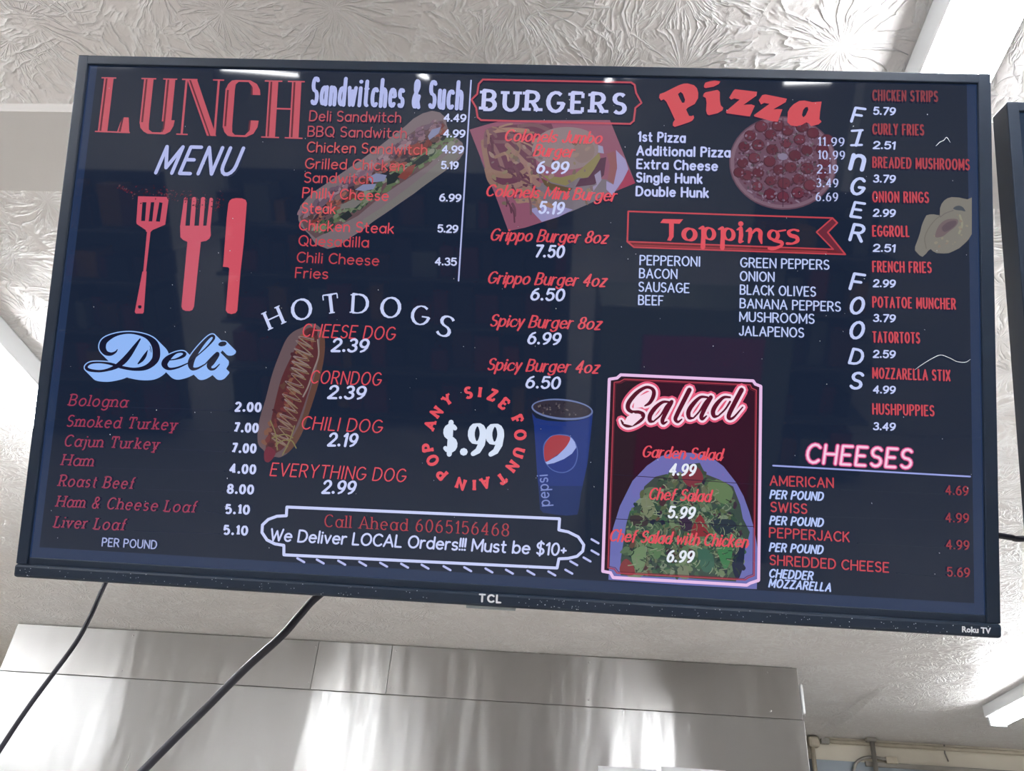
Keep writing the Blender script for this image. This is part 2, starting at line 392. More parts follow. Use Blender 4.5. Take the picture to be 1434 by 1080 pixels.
# -------- a pen font: every glyph is a few pen strokes on a 1-high capital; '@cx,cy,rx,ry,a0,a1' is an arc
G = {
'A': (.74, "0,0 .37,1 .74,0;.13,.34 .61,.34"), 'B': (.6, "0,0 0,1 @.28,.76,.27,.24,90,-90 0,.52;.28,.52 @.3,.26,.3,.26,90,-90 0,0"),
'C': (.68, "@.4,.5,.4,.5,45,315"), 'D': (.7, "0,0 0,1 .25,1 @.28,.5,.42,.5,90,-90 0,0"),
'E': (.54, ".54,1 0,1 0,0 .54,0;0,.52 .44,.52"), 'F': (.5, ".5,1 0,1 0,0;0,.5 .42,.5"),
'G': (.76, "@.4,.5,.4,.5,48,350 .78,.44 .46,.44"), 'H': (.68, "0,0 0,1;.68,0 .68,1;0,.52 .68,.52"),
'I': (.08, ".04,0 .04,1"), 'J': (.42, ".42,1 .42,.22 @.21,.22,.21,.22,0,-170"), 'K': (.6, "0,0 0,1;.56,1 .02,.42;.2,.6 .6,0"),
'L': (.48, "0,1 0,0 .48,0"), 'M': (.82, "0,0 0,1 .41,.2 .82,1 .82,0"), 'N': (.68, "0,0 0,1 .68,0 .68,1"),
'O': (.8, "@.4,.5,.4,.5,90,450"), 'P': (.58, "0,0 0,1 @.3,.74,.28,.26,90,-90 0,.48"), 'Q': (.8, "@.4,.5,.4,.5,90,450;.5,.25 .8,-.05"),
'R': (.62, "0,0 0,1 @.3,.74,.28,.26,90,-90 0,.48;.3,.48 .62,0"), 'S': (.56, "@.29,.75,.27,.25,35,270 @.28,.25,.28,.25,90,-145"),
'T': (.66, "0,1 .66,1;.33,0 .33,1"), 'U': (.66, "0,1 0,.33 @.33,.33,.33,.33,180,360 .66,1"), 'V': (.7, "0,1 .35,0 .7,1"),
'W': (.98, "0,1 .25,0 .49,.85 .73,0 .98,1"), 'X': (.64, "0,0 .64,1;0,1 .64,0"), 'Y': (.66, "0,1 .33,.48 .66,1;.33,.48 .33,0"),
'Z': (.62, "0,1 .6,1 0,0 .62,0"),
'0': (.56, "@.28,.5,.28,.5,90,450"), '1': (.24, "0,.8 .2,1 .2,0"), '2': (.54, "@.27,.72,.26,.28,170,-32 0,0 .56,0"),
'3': (.54, "@.26,.76,.23,.24,150,-90;@.26,.26,.28,.26,90,-150"), '4': (.58, ".42,0 .42,1 0,.3 .58,.3"),
'5': (.54, ".5,1 .08,1 .04,.56 @.27,.33,.28,.33,130,-145"), '6': (.56, "@.48,.36,.46,.64,96,180 @.28,.31,.27,.31,180,540"),
'7': (.54, "0,1 .54,1 .18,0"), '8': (.56, "@.28,.76,.23,.24,-90,270;@.28,.26,.28,.26,90,450"),
'9': (.56, "@.28,.69,.27,.31,0,360 @.08,.64,.47,.64,0,-84"), '.': (.12, ".05,.06 .07,.06"), ',': (.04, ".03,.06 0,-.12"),
'$': (.56, "@.29,.75,.27,.25,35,270 @.28,.25,.28,.25,90,-145;.28,-.12 .28,1.12"), '!': (0, "0,.32 0,1;0,.04 0.01,.04"),
'&': (.66, ".64,0 .16,.66 @.31,.82,.17,.18,200,-40 .1,.42 @.26,.23,.24,.23,150,300 .6,.42"), '+': (.36, "0,.42 .36,.42;.18,.24 .18,.6"),
'a': (.56, "@.28,.33,.28,.33,30,390;.56,.66 .56,0"), 'b': (.56, "0,1 0,0;@.28,.33,.28,.33,180,540"), 'c': (.5, "@.3,.33,.3,.33,48,312"),
'd': (.56, "@.28,.33,.28,.33,0,360;.56,1 .56,0"), 'e': (.56, "0.02,.36 .56,.36 @.29,.33,.28,.33,8,318"),
'f': (.36, "@.32,.82,.16,.18,70,180 .16,0;0,.62 .34,.62"), 'g': (.56, "@.28,.33,.28,.33,0,360;.56,.66 .56,-.06 @.28,-.06,.28,.24,0,-150"),
'h': (.5, "0,0 0,1;0,.4 @.25,.4,.25,.26,180,0 .5,0"), 'i': (.05, ".025,0 .025,.66;.02,.9 .03,.9"), 'j': (.14, ".14,.66 .14,-.08 @0,-.08,.14,.2,0,-100;.14,.9 .15,.9"),
'k': (.46, "0,0 0,1;.42,.66 .02,.26;.16,.38 .46,0"), 'l': (.05, ".025,0 .025,1"), 'm': (.8, "0,0 0,.66;0,.42 @.2,.42,.2,.24,180,0 .4,0;.4,.42 @.6,.42,.2,.24,180,0 .8,0"),
'n': (.5, "0,0 0,.66;0,.4 @.25,.4,.25,.26,180,0 .5,0"), 'o': (.6, "@.3,.33,.3,.33,90,450"), 'p': (.56, "0,.66 0,-.3;@.28,.33,.28,.33,180,540"),
'q': (.56, "@.28,.33,.28,.33,0,360;.56,.66 .56,-.3"), 'r': (.32, "0,0 0,.66;0,.38 @.24,.38,.24,.28,180,70"), 's': (.42, "@.22,.495,.2,.165,35,270 @.21,.165,.21,.165,90,-145"),
't': (.36, ".14,.92 .14,.16 @.3,.16,.16,.16,180,290;0,.64 .34,.64"), 'u': (.5, "0,.66 0,.25 @.25,.25,.25,.25,180,360;.5,.66 .5,0"),
'v': (.48, "0,.66 .24,0 .48,.66"), 'w': (.76, "0,.66 .19,0 .38,.56 .57,0 .76,.66"), 'x': (.46, "0,0 .46,.66;0,.66 .46,0"),
'y': (.48, "0,.66 .26,.02;.48,.66 .16,-.3"), 'z': (.46, "0,.66 .46,.66 0,0 .48,0"), ' ': (.18, ""),
}
_cache = {}
def glyph(ch):
    if ch in _cache: return _cache[ch]
    wd, src = G[ch]; out = []
    for st in [s for s in src.split(';') if s.strip()]:
        pts = []
        for tok in st.split():
            if tok[0] == '@':
                cx, cy, rx, ry, a0, a1 = map(float, tok[1:].split(','))
                k = max(3, int(abs(a1-a0)/24))
                for i in range(k+1):
                    t = radians(a0+(a1-a0)*i/k); pts.append((cx+rx*cos(t), cy+ry*sin(t)))
            else:
                pts.append(tuple(map(float, tok.split(','))))
        out.append(pts)
    _cache[ch] = (wd, out)
    return _cache[ch]

STY = {   # thick, thin (fractions of cap height), nib angle, slant, serif length, serif weight, gap, exit stroke
'round':  dict(t=.13, n=.13, nib=0, sl=0, ser=0, sw=0, gap=.24),
'helv':   dict(t=.165, n=.15, nib=0, sl=0, ser=0, sw=0, gap=.27),
'helvb':  dict(t=.23, n=.19, nib=0, sl=.2, ser=0, sw=0, gap=.30),
'cond':   dict(t=.17, n=.13, nib=0, sl=0, ser=0, sw=0, gap=.30),
'bold':   dict(t=.22, n=.20, nib=0, sl=0, ser=0, sw=0, gap=.30),
'wide':   dict(t=.16, n=.13, nib=0, sl=0, ser=0, sw=0, gap=.25),
'fat':    dict(t=.24, n=.19, nib=0, sl=0, ser=0, sw=0, gap=.28),
'slabfat': dict(t=.30, n=.22, nib=0, sl=0, ser=.2, sw=.2, gap=.40),
'slab':   dict(t=.22, n=.15, nib=0, sl=0, ser=.22, sw=.15, gap=.50),
'type':   dict(t=.13, n=.11, nib=0, sl=.2, ser=.17, sw=.10, gap=.32),
'times':  dict(t=.17, n=.06, nib=.12, sl=0, ser=.15, sw=.06, gap=.32),
'script': dict(t=.18, n=.08, nib=.25, sl=.28, ser=0, sw=0, gap=.235, ex=1),
'brush':  dict(t=.22, n=.15, nib=.4, sl=.16, ser=0, sw=0, gap=.26),
'marker': dict(t=.11, n=.09, nib=.4, sl=.14, ser=0, sw=0, gap=.26),
'hand':   dict(t=.17, n=.16, nib=0, sl=.08, ser=0, sw=0, gap=.22),
'bodoni': dict(t=.24, n=.07, nib=0, sl=0, ser=.1, sw=.06, gap=.26),
'black':  dict(t=.26, n=.10, nib=.5, sl=0, ser=.06, sw=.10, gap=.24),
}
def nib_w(st, dx, dy):
    th = atan2(dy, dx)
    return st['n']+(st['t']-st['n'])*abs(sin(th-st['nib']*1.0))

def draw_glyph(ink, ch, o, ex, ey, sx, st, col, z, mul=1.0):
    """o: pen origin (metres); ex, ey: unit vectors times cap height; sx: widening"""
    wd, strokes = glyph(ch)
    cap = hypot(*ey)
    def put(x, y):
        x = x*sx+y*st['sl']
        return (o[0]+ex[0]*x+ey[0]*y, o[1]+ex[1]*x+ey[1]*y)
    lists = [list(s) for s in strokes]
    if st.get('ex') and ch in 'acdehilmntu': lists.append([(wd, .02), (wd+.09, .05), (wd+.2, .3)])
    if st.get('ex') and ch in 'imnpruvwy': lists.append([(-.1, .4), (0, .64)])
    for pi_, s in enumerate(lists):
        exs = st.get('ex') and pi_ >= len(strokes)
        P = [put(*p) for p in s]; W = []
        for i in range(len(s)):
            a = s[max(0, i-1)]; b = s[min(len(s)-1, i+1)]
            W.append((st['n']*.8 if exs else nib_w(st, (b[0]-a[0])*sx, b[1]-a[1]))*cap*mul)
        # drop coincident points
        keep = [0]+[i for i in range(1, len(P)) if hypot(P[i][0]-P[i-1][0], P[i][1]-P[i-1][1]) > 1e-6]
        P = [P[i] for i in keep]; W = [W[i] for i in keep]
        if len(P) < 2:
            P = [P[0], (P[0][0]+1e-5, P[0][1])]; W = [W[0]]*2
        if ch in '.!ij' and hypot(P[0][0]-P[-1][0], P[0][1]-P[-1][1]) < .03*cap: W = [st['t']*1.1*cap*mul]*len(W)
        ribbon(ink, P, W, col, z, round_=st['ser'] == 0 or ch in '.!' or (ch in 'ij' and pi_ == 1))
        if st['ser'] and ch not in '.!&,+$' and not (ch.isdigit() and ch not in '147'):
            for q_ in range(1, len(s)-1):
                v = s[q_]
                if v[0] == 0 and v[1] in (0, 1) and (s[q_-1][0] == 0 or s[q_+1][0] == 0) and ch in 'BDEFLPR':
                    y = v[1]+(-1 if v[1] else 1)*st['sw']*.5
                    ribbon(ink, [put(-st['ser']/sx, y), put(0, y)], [st['sw']*cap*mul]*2, col, z, round_=False)
            if ch in 'EFLTZ' and pi_ == 0:
                for v in (s[0], s[-1]):
                    if v[1] in (0, 1) and abs(v[0]) > .3 or (ch == 'T' and v[1] == 1):
                        ribbon(ink, [put(*v), put(v[0], v[1]+(-.26 if v[1] else .26))], [st['sw']*cap*mul]*2, col, z, round_=False)
            for e, f in ((0, 1), (-1, -2)):
                a, b = s[e], s[f] if len(s) > 1 else s[e]
                dx, dy = a[0]-b[0], a[1]-b[1]
                if abs(dy) > abs(dx)*1.0 and min(abs(a[1]-k) for k in (0, 1, .66, -.3)) < .03 and abs(dy) > .1:
                    L = st['ser']; inn = -1 if a[1] in (1, .66) else 1
                    y = a[1]+inn*st['sw']*.5
                    lo, hi = (a[0]-L/sx, a[0]+L/sx)
                    if ch in 'bdhklnmrupij' and a[1] in (1, .66): hi = a[0]+.02
                    ribbon(ink, [put(lo, y), put(hi, y)], [st['sw']*cap*mul]*2, col, z, round_=False)

def text(ink, s, x0, y0, x1, y1, cap, sty, col, mul=1.0, z=None, over=None):
    """lay string s on the baseline (x0,y0)-(x1,y1) read off the photo, capitals cap pixels high"""
    st = dict(STY[sty]); st.update(over or {})
    a = loc(x0, y0); b = loc(x1, y1); dx, dy = b[0]-a[0], b[1]-a[1]; L = hypot(dx, dy)
    ux, uy = dx/L, dy/L
    c = loc((x0+x1)/2, (y0+y1)/2-cap); m = loc((x0+x1)/2, (y0+y1)/2); H = hypot(c[0]-m[0], c[1]-m[1])
    half = st['t']/2
    Lc = L/H
    A = sum(glyph(ch)[0] for ch in s); gaps = st['gap']*(len(s)-1)
    sx = max(.25, (Lc-2*half-(0.5*gaps))/(A+.5*gaps))
    gp = st['gap']*(.5+.5*sx)
    if not z: LVL[0] = max(LVL[0], .0024)
    x = half; z = z or lvl()
    ex, ey = (ux*H, uy*H), (-uy*H, ux*H)
    for ch in s:
        if ch != ' ': draw_glyph(ink, ch, (a[0]+ux*H*x, a[1]+uy*H*x), ex, ey, sx, st, col, z, mul)
        x += glyph(ch)[0]*sx+gp

def glyph_at(ink, ch, bx, by, tx_, ty_, sty, col, sx=1.0, z=None, over=None):
    """single letter: baseline centre and top centre in photo pixels"""
    st = dict(STY[sty]); st.update(over or {})
    a = loc(bx, by); b = loc(tx_, ty_); ey = (b[0]-a[0], b[1]-a[1]); ex = (ey[1], -ey[0])
    wd = glyph(ch)[0]*sx
    draw_glyph(ink, ch, (a[0]-ex[0]*wd/2, a[1]-ex[1]*wd/2), ex, ey, sx, st, col, z or lvl())

def btext(ink, s, x0, y0, x1, y1, cap, col, bold=0.0, sl=0.0, z=None):
    """same, with Blender's built-in typeface"""
    cu = bpy.data.curves.new('tmp', 'FONT'); cu.body = s; cu.offset = bold; cu.resolution_u = 2
    ob = bpy.data.objects.new('tmp', cu); COL.objects.link(ob)
    dg = bpy.context.evaluated_depsgraph_get()
    me = bpy.data.meshes.new_from_object(ob.evaluated_get(dg))
    xs = [v.co.x for v in me.vertices]; mx0, mx1 = min(xs), max(xs)
    a = loc(x0, y0); b = loc(x1, y1); dx, dy = b[0]-a[0], b[1]-a[1]; L = hypot(dx, dy); ux, uy = dx/L, dy/L
    c = loc((x0+x1)/2, (y0+y1)/2-cap); m = loc((x0+x1)/2, (y0+y1)/2); H = hypot(c[0]-m[0], c[1]-m[1])
    k = L/(mx1-mx0); kh = H/.682
    pts = []
    for v in me.vertices:
        x = (v.co.x-mx0)*k+v.co.y*kh*sl; y = v.co.y*kh
        pts.append((a[0]+ux*x-uy*y, a[1]+uy*x+ux*y))
    ink.tri(pts, [tuple(p.vertices) for p in me.polygons], lin(col), z or lvl())
    bpy.data.objects.remove(ob); bpy.data.meshes.remove(me); bpy.data.curves.remove(cu)

# ------------------------------------------------------------------ the menu television
tv = make_tv('large black television hanging from the ceiling showing the glowing lunch menu', TM)
PINK = (196, 78, 92); RED = (226, 62, 72); DRED = (150, 50, 82); WH = (206, 214, 255); WH2 = (182, 190, 240)
scr = Ink()
Q = [(-.544, -.3005), (.5428, -.3005), (.5428, .3115), (-.544, .3115)]
scr.tri(Q, [(0, 1, 2, 3)], lin((36, 52, 84)), 0.0)
display = scr.build('display', tv, label='lit glass screen with the menu')
# the picture area is a little smaller than the lit panel: a paler blue rim stays round it
bg = Ink()
I0 = (-.5335, -.2885); I1 = (.5315, .3115)
NX, NY = 24, 14
def bgcol(u, v):
    t = max(0, (v-.6)/.4); l = 1-t
    return (12+8*t, 17+12*t, 32+8*t)
for i in range(NX):
    for j in range(NY):
        xa, xb = I0[0]+(I1[0]-I0[0])*i/NX, I0[0]+(I1[0]-I0[0])*(i+1)/NX
        ya, yb = I0[1]+(I1[1]-I0[1])*j/NY, I0[1]+(I1[1]-I0[1])*(j+1)/NY
        bg.tri([(xa, ya), (xb, ya), (xb, yb), (xa, yb)], [(0, 1, 2, 3)], lin((20, 30, 50)), .00015)  # black-level glow, raised to make up for haze on the glass
bg.build('menu_background', display, label='near-black picture area')

# --- LUNCH
k = Ink()
def lq(pts, col=(198, 84, 98), z=None):
    """heading box: u along 0..288, v up 0..78 (photo pixels)"""
    out = []
    for u, v in pts:
        a = u/289.0; b = v/78.5
        bl, br_, tl_, tr_ = (133, 185), (421.8, 194.8), (142.5, 108), (426, 113.5)
        out.append(((1-a)*(1-b)*bl[0]+a*(1-b)*br_[0]+(1-a)*b*tl_[0]+a*b*tr_[0], (1-a)*(1-b)*bl[1]+a*(1-b)*br_[1]+(1-a)*b*tl_[1]+a*b*tr_[1]))
    poly(k, out, col, z=z)
DK = (96, 32, 46)
def stem(u, w1=2.2, gap=2.6, w2=8.5, v0=0, v1=78, sl=0):
    lq([(u, v0), (u+w1, v0), (u+w1+sl, v1), (u+sl, v1)]); lq([(u+w1, v0), (u+w1+gap, v0), (u+w1+gap+sl, v1), (u+w1+sl, v1)], DK)
    lq([(u+w1+gap, v0), (u+w1+gap+w2, v0), (u+w1+gap+w2+sl, v1), (u+w1+gap+sl, v1)])
def serif(u0, u1, v, t=1.8): lq([(u0, v), (u1, v), (u1, v+t), (u0, v+t)])
stem(4); serif(0, 21, 76.5); serif(0, 49, 0)
lq([(33, 1.5), (36, 1.5), (37, 22), (35, 16)], DK); lq([(36, 1.5), (48, 1.5), (45, 22), (38, 22)]); lq([(31, 1.5), (33, 1.5), (35, 17), (34, 14)])
# U
for (uu, v0) in ((61, 14),): stem(uu, v0=v0)
lq([(61, 16), (63, 8), (68, 3), (74, 0), (98, 0), (105, 4), (109, 12), (110, 20), (97, 20), (96, 7), (92, 2.5), (80, 2.5), (75, 6), (74, 16)])
lq([(92, 5), (94, 2.5), (96.5, 8), (97, 20), (94.5, 20), (94.5, 8)], DK)
stem(92, v0=18); serif(57, 78, 76.5); serif(88, 108, 76.5)
# N
lq([(120, 0), (123, 0), (123, 78), (120, 78)]); lq([(166, 0), (169, 0), (169, 78), (166, 78)])
lq([(122, 78), (124.5, 78), (160, 0), (157, 0)]); lq([(124.5, 78), (127, 78), (163, 0), (160, 0)], DK); lq([(127, 78), (136, 78), (170, 0), (162, 0)])
serif(115, 137, 76.5); serif(159, 175, 76.5); serif(114, 130, 0)
# C
stem(178, v0=12, v1=66)
lq([(178, 14), (181, 6), (186, 1), (192, 0), (212, 0), (222, 5), (227, 14), (228, 23), (217, 23), (216, 9), (210, 2.5), (196, 2.5), (192, 6), (191.3, 14)])
lq([(178, 64), (181, 72), (186, 77), (192, 78), (212, 78), (222, 73), (227, 65), (228, 58), (217, 58), (216, 69), (210, 75.5), (196, 75.5), (192, 72), (191.3, 64)])
lq([(214, 8), (216.5, 10), (217, 23), (214.5, 23)], DK); lq([(214, 70), (216.5, 68), (217, 58), (214.5, 58)], DK)
# H
stem(239); stem(272); serif(233, 258, 76.5); serif(266, 290, 76.5); serif(233, 258, 0); serif(266, 291, 0); serif(252, 273, 39, 2.2)
text(k, 'MENU', 217, 243, 329, 245.6, 37, 'round', WH2, over=dict(t=.13, n=.13, sl=.32, gap=.34))
k.build('lunch_heading', display, label='tall rose LUNCH lettering over slanted white MENU')

# --- utensils
k = Ink(); U = (150, 250, 5.4)
UC = (206, 84, 104)
poly(k, crop(*U, '235,135 450,140 465,165 440,350 345,390 330,405 298,405 292,390 225,345 222,330'), UC,
     [crop(*U, '268,180 298,180 288,322 258,322'), crop(*U, '332,180 358,180 342,325 315,325'), crop(*U, '396,180 420,185 400,328 370,325')])
poly(k, crop(*U, '303,400 330,400 295,706 274,706'), UC)
poly(k, crop(*U, '268,704 300,704 278,1012 270,1022 218,1022 210,1010'), UC, [crop(*U, '238,960 258,960 262,972 256,984 240,984 234,972')])
poly(k, crop(*U, '553,358 782,358 785,430 775,455 750,472 710,480 690,660 658,970 646,995 625,1003 595,1002 573,992 563,970 608,480 575,465 555,445'), UC)
for t in ('583,150 590,142 603,142 610,150 592,360 554,360', '643,150 652,141 668,141 676,150 660,360 626,360', '711,150 720,141 736,142 743,150 727,360 695,360', '776,152 784,146 795,148 802,157 783,360 752,360'):
    poly(k, crop(*U, t), UC)
poly(k, crop(*U, '945,155 975,149 1020,151 1048,163 1057,185 1035,480 1010,700 985,1000 972,1018 940,1026 912,1018 898,998 925,682 916,672 876,668 880,640 905,300 918,190 928,168'), (214, 84, 100))
for i in range(150):
    x = 165+rnd.random()*148; y = 262+rnd.gauss(9, 5)+(4 if x > 240 else 0)
    if x < 185: y = 262+(x-165)*.4+rnd.gauss(0, 1.5)
    if x > 268: y += rnd.random()*16
    a = loc(x, y); disc(k, a, rnd.uniform(.0006, .0020), rnd.choice([(92, 26, 44), (70, 24, 40), (110, 34, 50), (90, 60, 70), (60, 20, 34)]), 5, ry=rnd.uniform(.0005, .0012), rot=rnd.random()*3)
k.build('cutlery_picture', display, label='pink spatula, fork and knife silhouettes')

# --- Deli sign
k = Ink(); D = (100, 450, 5.975)
def dst(t, ws, col, extra=0, off=(0, 0), z=None):
    pts = [(x+off[0]/5.975, y+off[1]/5.975) for x, y in crop(*D, t)]
    stroke(k, pts, [(w_+extra)/5.975 for w_ in ws], col, z=z)
DEL = [('575,150 530,215 480,285 430,340 370,382 300,408 230,418 150,408 125,383 160,352 240,345 330,357 420,385 530,402 630,385 700,325 712,250 690,180 620,125 500,98 380,112 285,160 262,215 285,262 330,275 370,258 385,238', [16, 34, 48, 52, 38, 24, 22, 26, 26, 20, 16, 22, 26, 28, 44, 62, 66, 58, 30, 18, 26, 52, 58, 42, 30, 18, 10]),
       ('560,355 590,325 615,290 638,245', [14, 30, 30, 8]),
       ('815,325 870,318 925,298 950,275 925,257 870,268 805,315 780,360 815,398 890,388 975,352', [12, 14, 26, 30, 18, 20, 50, 54, 26, 18, 12]),
       ('975,352 1040,300 1130,220 1190,150 1185,122 1150,135 1085,205 1025,290 1000,350 1010,395 1055,395 1120,360', [12, 12, 14, 22, 24, 26, 36, 50, 54, 34, 20, 12]),
       ('1120,360 1170,310 1222,275 1180,335 1155,370 1165,400 1200,398 1240,360', [12, 18, 40, 54, 48, 26, 18, 10])]
zz = lvl()
SH = (150, 190, 255)
for s_ in range(0, 8):
    o = (70*s_/7, 70*s_/7)
    for t, ws in DEL: dst(t, ws, SH, 16, o, z=zz)
    c = loc(100+(1265+o[0])/5.975, 450+(190+o[1])/5.975); disc(k, c, .0064, SH, 12, z=zz, ry=.0042, rot=.2)
poly(k, crop(*D, '560,160 640,180 660,260 600,360 440,370 500,280'), SH); poly(k, crop(*D, '300,170 420,120 560,130 500,250 400,340 340,300'), SH)
zz = lvl()
DC = (14, 17, 44)
zz = lvl()
for t, ws in DEL: dst(t, ws, DC, -2, z=zz)
disc(k, loc(100+1265/5.975, 450+190/5.975), .0052, DC, 12, z=zz, ry=.0030, rot=.2)
dst('590,368 640,320 662,255 650,200', [6, 7, 7, 4], SH)
k.build('deli_sign', display, label='pale blue shadowed script sign reading Deli')

# --- deli list
k = Ink()
for s_, x0, y0, x1, y1 in (('Bologna', 97, 568, 178, 571), ('Smoked Turkey', 93.4, 597.2, 247, 602.7), ('Cajun Turkey', 90.4, 624.8, 222, 629.8), ('Ham', 87.1, 651.6, 131, 653.4),
                           ('Roast Beef', 82.9, 680.8, 188, 684.8), ('Ham & Cheese Loaf', 79.8, 709.5, 275, 718), ('Liver Loaf', 76.6, 738.3, 176, 742.8)):
    text(k, s_, x0, y0, x1, y1, 15.5, 'type', (160, 56, 84))
text(k, 'PER POUND', 143.6, 764.5, 220.9, 768.5, 11, 'helv', (166, 176, 224))
for s_, x0, y0, x1, y1 in (('2.00', 329.4, 575.6, 367, 576.6), ('7.00', 327.7, 604.5, 363, 605.5), ('7.00', 324.6, 633.2, 360, 634.2), ('4.00', 321.9, 662, 359.6, 663.4),
                           ('8.00', 318.4, 690.4, 356.5, 691.6), ('5.10', 315.6, 718.7, 350.8, 719.9), ('5.10', 313.1, 747.8, 348.3, 749)):
    text(k, s_, x0, y0, x1, y1, 11.5, 'slabfat', WH)
for i, y in enumerate((569, 599, 627, 654, 683, 714, 742)):
    x0 = (180, 250, 226, 135, 195, 282, 182)[i]
    stroke(k, [(x0+5, y+2), (322-i*2.5, y+6)], .7, (34, 40, 62), smooth=False)
k.build('deli_list', display, label='rose deli meats with white prices')

# --- sandwiches
k = Ink(); S_ = (405, 145, 5.4)
def blob(ink, x, y, r, col, n=7, el=1.0, rot=0, jag=.35, z=None):
    pts = []
    for i in range(n):
        t = 2*pi*i/n; rr = r*(1+rnd.uniform(-jag, jag))
        a, b = rr*cos(t)*el, rr*sin(t); pts.append((x+a*cos(rot)-b*sin(rot), y+a*sin(rot)+b*cos(rot)))
    poly(ink, cat2(pts, 3, True), col, z=z)
out = crop(*S_, '70,830 85,775 140,710 200,660 320,580 450,490 560,415 650,350 770,255 880,170 940,115 1010,75 1080,55 1140,68 1185,110 1190,160 1215,240 1270,265 1312,300 1322,370 1290,420 1180,510 1050,600 940,685 830,760 730,830 640,890 550,960 440,1030 360,1085 290,1100 200,1065 150,990 90,930 70,880')
poly(k, out, (120, 106, 112))
poly(k, crop(*S_, '80,860 200,735 450,570 700,400 900,240 1000,170 1160,130 1230,240 1190,330 1050,470 850,600 700,700 520,850 330,950 200,1020 120,950'), (96, 74, 78))
def band(u, v):     # u along the roll 0..1, v across -1..1
    x = 150+(1180-150)*u; y = 900+(190-900)*u
    return (405+(x+v*95)/5.4, 145+(y+v*105)/5.4)
for i in range(620):
    u = rnd.random(); v = rnd.uniform(-.75, .95)
    x, y = band(u, v)
    if v > .35: c = rnd.choice([(92, 106, 78), (74, 90, 66), (110, 120, 98), (128, 130, 118), (48, 62, 54), (100, 116, 84)])
    elif v > -.25: c = rnd.choice([(110, 54, 50), (60, 44, 56), (132, 74, 66), (40, 40, 48), (120, 96, 96), (84, 60, 60), (150, 92, 80)])
    else: c = rnd.choice([(132, 104, 116), (104, 84, 100), (144, 120, 130), (90, 68, 84), (120, 92, 110)])
    blob(k, x, y, rnd.uniform(1.2, 3.8), c, 6, rnd.uniform(1, 2.4), -.62+rnd.uniform(-.3, .3))
for t in ('500,655 560,615 660,610 640,650 560,665', '600,560 660,530 740,545 720,590 620,600', '1050,250 1080,200 1150,180 1130,230 1060,280'):
    poly(k, crop(*S_, t), (130, 134, 168))
for t in ('385,800 400,765 480,730 560,740 500,790', '560,880 700,790 900,640 1050,520 1160,420 1240,350 1290,400 1180,510 940,685 640,890 560,930'):
    poly(k, crop(*S_, t), (118, 114, 112))
for t in ('930,460 1000,400 1040,380 1060,420 1000,460 940,490', '740,560 800,520 850,540 800,600 740,620', '380,860 450,810 480,850 430,890'):
    poly(k, crop(*S_, t), (36, 42, 44))
for t in ('820,560 900,480 960,460 930,530 880,580', '900,330 980,300 1050,350 1000,390 920,400'):
    poly(k, crop(*S_, t), (126, 62, 56))
k.build('sandwich_picture', display, label='long filled sandwich photo')
k = Ink()
text(k, 'Sandwitches & Such', 434.5, 146.8, 648.5, 153.6, 37, 'fat', WH2, over=dict(t=.138, n=.09, gap=.255))
SR = (186, 74, 86)
for s_, x0, y0, x1, y1, c in (('Deli Sandwitch', 433.4, 170.2, 562.2, 172.4, SR), ('BBQ Sandwitch', 431, 191.8, 570, 194.4, SR), ('Chicken Sandwitch', 430, 213.7, 598.6, 217.5, (204, 82, 84)),
                              ('Grilled Chicken', 427.4, 236.6, 567, 240, (204, 76, 80)), ('Sandwitch', 426, 256.3, 523, 258, (204, 80, 88)), ('Philly Cheese', 423.6, 277.6, 544.6, 282, (224, 82, 76)),
                              ('Steak', 422.8, 299, 470.6, 300, (230, 88, 76)), ('Chicken Steak', 419, 322.8, 552, 327.6, (224, 72, 76)), ('Quesadilla', 418.3, 344.5, 517, 347, (206, 66, 76)),
                              ('Chili Cheese', 415.8, 367.6, 531.3, 372.6, (196, 62, 74)), ('Fries', 413.6, 389.4, 460, 391, (200, 60, 72))):
    text(k, s_, x0, y0, x1, y1, 13.8, 'round', c)
for s_, x0, y0, x1, y1 in (('4.49', 621.2, 170.5, 653.3, 171.7), ('4.99', 620.7, 192.6, 652, 193.4), ('4.99', 618.7, 214.9, 650, 215.7), ('5.19', 617.4, 237, 642.5, 237.7), ('6.99', 615, 282.2, 646.3, 283.3),
                           ('5.29', 612.4, 325.6, 642, 326.5), ('4.35', 609, 371.5, 640, 372.4)):
    text(k, s_, x0, y0, x1, y1, 9.6, 'fat', WH, over=dict(gap=.22))
stroke(k, [(660, 114), (651, 260), (642.5, 394)], 2.1, WH2, smooth=False)
k.build('sandwich_list', display, label='white heading and rose sandwich list with a thin white divider')

# --- hot dogs
k = Ink(); HD = (350, 440, 4.154)
poly(k, cat2(crop(*HD, '300,80 360,55 410,80 435,140 432,250 400,400 350,560 300,700 240,790 180,832 140,832 110,862 85,850 85,800 50,760 45,690 60,600 90,500 130,350 170,240 210,150 250,105'), 4, True), (104, 84, 88))
poly(k, cat2(crop(*HD, '412,90 435,140 432,250 400,400 350,560 300,700 240,790 200,800 290,640 340,480 385,330 405,200'), 3, True), (98, 66, 54))
poly(k, cat2(crop(*HD, '330,85 385,95 402,220 370,350 325,500 270,650 205,770 150,810 105,845 90,800 110,680 150,500 185,370 240,250 290,150'), 3, True), (88, 42, 44))
for i in range(44):
    t = i/43; cx = 350+(355-t*235)/4.154; cy = 440+(110+t*680)/4.154
    for s_ in (0, 1):
        blob(k, cx+rnd.uniform(-14, 10), cy+rnd.uniform(-4, 4), rnd.uniform(1.5, 3.2), rnd.choice([(110, 52, 50), (72, 34, 40), (126, 84, 66), (92, 60, 50)]), 6, 1.6, rnd.random()*3)
zig = []
